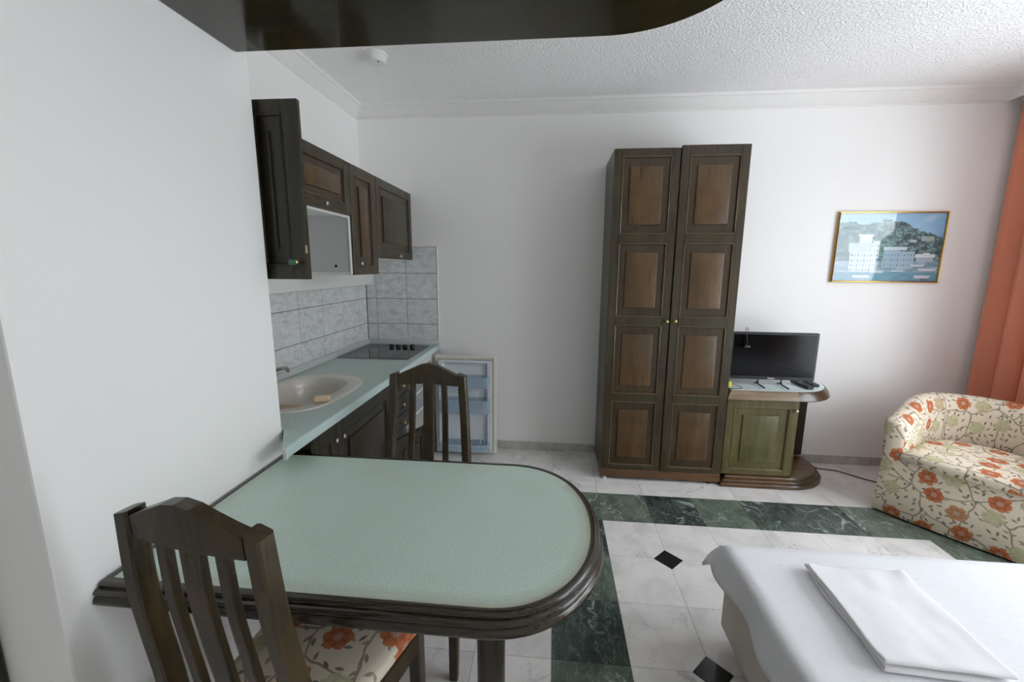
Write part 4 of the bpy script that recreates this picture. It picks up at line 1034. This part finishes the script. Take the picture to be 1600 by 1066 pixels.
# ================================================================== BED
BX0, BX1, BY0, BY1, BZ = 0.690, 2.58, 0.62, 1.545, 0.40
bd = thing('bed', 'low single bed with beige fabric base in the foreground', 'bed', ((BX0+BX1)/2, (BY0+BY1)/2, 0)); o_ = Vector(bd.location)
bm = new_bm(); box(bm, at((BX0, BY0, 0.055)), at((BX1, BY1, 0.255)), 0.018, seg=3); obj('base', bm, 'base_fabric', bd)
bm = new_bm(); box(bm, at((BX0+0.012, BY0+0.01, 0.2555)), at((BX1, BY1-0.008, BZ-0.004)), 0.025, seg=3); obj('mattress', bm, 'towel', bd)
for x in (BX0+0.12, BX1-0.12):
    for y in (BY0+0.1, BY1-0.1):
        bm = new_bm(); lathe(bm, [(0.022, 0), (0.025, 0.055)], 14, 'z', at((x, y, 0))); obj('leg', bm, 'black', bd)
# bedspread
def spread():
    from mathutils import noise as nz_
    bm = new_bm(); us = [-0.130+0.130*k/8 for k in range(8)]+[1.89*k/60 for k in range(61)]
    ov = [-0.155+0.155*k/8 for k in range(8)]
    vs_ = [BY0+(BY1-BY0)*k/32 for k in range(33)]
    rows = []
    coords_v = [(BY0-0.13+0.13*k/6) for k in range(6)]+vs_+[BY1+0.15*(k+1)/8 for k in range(8)]
    for v in coords_v:
        row = []
        for u in us:
            x, y, z = BX0-0.004+u, v, BZ
            du = max(0.0, -u); dv = max(0.0, v-BY1) + max(0.0, BY0-v); sgn = 1 if v > BY1 else -1
            z += 0.0018*nz_.noise(Vector((x*5, y*5, 1.3)))
            d = math.hypot(du, dv)
            if d > 0:
                e = 0.013; drop = max(0.0, d-e*0.5); outw = min(d, e*0.6)+drop*0.16
                if du > 0 and dv > 0: outw += 0.55*min(du, dv)
                if du > 0: outw += 0.020*math.sin(v*17+1.0)*drop/0.15
                x = BX0-0.004-outw*du/d if du > 0 else x
                y = (BY1 if sgn > 0 else BY0)+sgn*outw*dv/d if dv > 0 else y
                z = BZ-drop*(0.94-0.22*(du > 0 and dv > 0)) - 0.0*d
                if d < e: z = BZ-0.5*d*d/e
            row.append((x, y, z))
        rows.append(row)
    vv = [[bm.verts.new(p) for p in r_] for r_ in rows]
    for a in range(len(vv)-1):
        for b in range(len(us)-1): bm.faces.new((vv[a][b], vv[a][b+1], vv[a+1][b+1], vv[a+1][b]))
    return bm
bs = obj('bedspread', spread(), 'sheet', angle=80); tag(bs, 'white textured bedspread draped over the low bed', 'bedspread')
m_ = bs.modifiers.new('thick', 'SOLIDIFY'); m_.thickness = 0.004; m_.offset = 1.0
# folded sheets
def folded(name, label, loc, rz, wx, wy, layers, th=0.011, seed=1):
    """serpentine fold: local x runs towards the rounded fold, layers show at both sides"""
    from mathutils import noise as nz_
    prof = []; e = wx/2-0.012; m = 14
    for k in range(layers):
        z = 0.003+k*th; last = (k == layers-1)
        xs_ = [-e+2*e*i/m for i in range(m+1)]
        if k % 2: xs_ = xs_[::-1]
        prof += [(x, z) for x in xs_]
        if not last:
            s = 1 if k % 2 == 0 else -1
            prof += [(s*(e+0.006), z+th*0.10), (s*(e+0.011), z+th*0.5), (s*(e+0.006), z+th*0.90)]
    bm = new_bm(); ny = 30; rings = []; top = layers*th
    for j in range(ny+1):
        v = j/ny; y = -wy/2+wy*v; ring = []
        for x, z in prof:
            u = x/wx+0.5; h = z/top
            zz = z*(0.86+0.34*u**3) + h*(0.007*nz_.noise(Vector((x*9, y*9, seed+5)))+0.003*nz_.noise(Vector((x*22, y*22, seed))))
            zz += h*0.014*math.exp(-((u-0.04)**2/0.008+(v-0.97)**2/0.012))          # lifted far corner
            zz -= h*0.006*math.exp(-((u-0.05)**2/0.01+(v-0.45)**2/0.10))
            ring.append((x+0.005*nz_.noise(Vector((v*5, h*6, seed)))*(1-u), y+0.010*nz_.noise(Vector((u*3, h*7, seed+2)))+0.006*(h-0.5)*math.sin(u*5), max(zz, 0.0025)))
        rings.append(ring)
    ring_strip(bm, rings, False)
    o = obj(name, bm, 'towel', None, loc, (0, 0, rz), angle=180); tag(o, label, 'linen')
    m = o.modifiers.new('thick', 'SOLIDIFY'); m.thickness = 0.005; m.offset = 0.0
    m = o.modifiers.new('soft', 'SUBSURF'); m.levels = 1; m.render_levels = 1
    return o
folded('folded_sheet', 'folded white sheet lying on top of the bedspread', (1.045, 1.228, BZ+0.0075), R(-93), 0.405, 0.30, 4)
folded('folded_sheet', 'second folded white sheet at the bottom edge of the bed view', (1.22, 0.82, BZ+0.0075), R(-70), 0.34, 0.32, 3, seed=4)

# ================================================================== CURTAINS
def curtain(label, y0, y1, pitch, amp, seed):
    rnd = random.Random(seed); bm = new_bm(); n = int((y1-y0)/pitch*14); zs_ = [0.02+2.48*k/10 for k in range(11)]
    ph = [rnd.uniform(-0.6, 0.6) for _ in range(60)]; am = [rnd.uniform(0.65, 1.15) for _ in range(60)]
    def wave(s): 
        k = int(s/pitch); f = s/pitch-k; p = am[k]*(1-f)+am[k+1]*f
        return p*amp*math.sin(2*math.pi*s/pitch+ph[k]*(1-f)+ph[k+1]*f)
    rings = []
    for z in zs_:
        rings.append([(2.908+wave((y1-y0)*i/n)*(0.8+0.2*(1-z/2.5)), y0+(y1-y0)*i/n+0.010*math.sin(4*math.pi*i/n*(y1-y0)/pitch), z) for i in range(n+1)])
    ring_strip(bm, rings, False); t = thing('curtain', label, 'curtain', (2.925, (y0+y1)/2, 0), group='terracotta curtains')
    for v in bm.verts: v.co -= Vector(t.location)
    c = obj('drape', bm, 'curtain', t, angle=80); m = c.modifiers.new('thick', 'SOLIDIFY'); m.thickness = 0.003
    bm = new_bm(); box(bm, (-0.012, y0-t.location.y, 2.505), (0.012, y1-t.location.y, 2.53), 0.002); obj('rail', bm, 'trim_white', t)
    return t
curtain('terracotta curtain hanging in the corner behind the floral armchair', 2.40, 3.195, 0.150, 0.040, 3)
curtain('terracotta curtain at the near side of the window', -0.42, -0.03, 0.085, 0.034, 5)
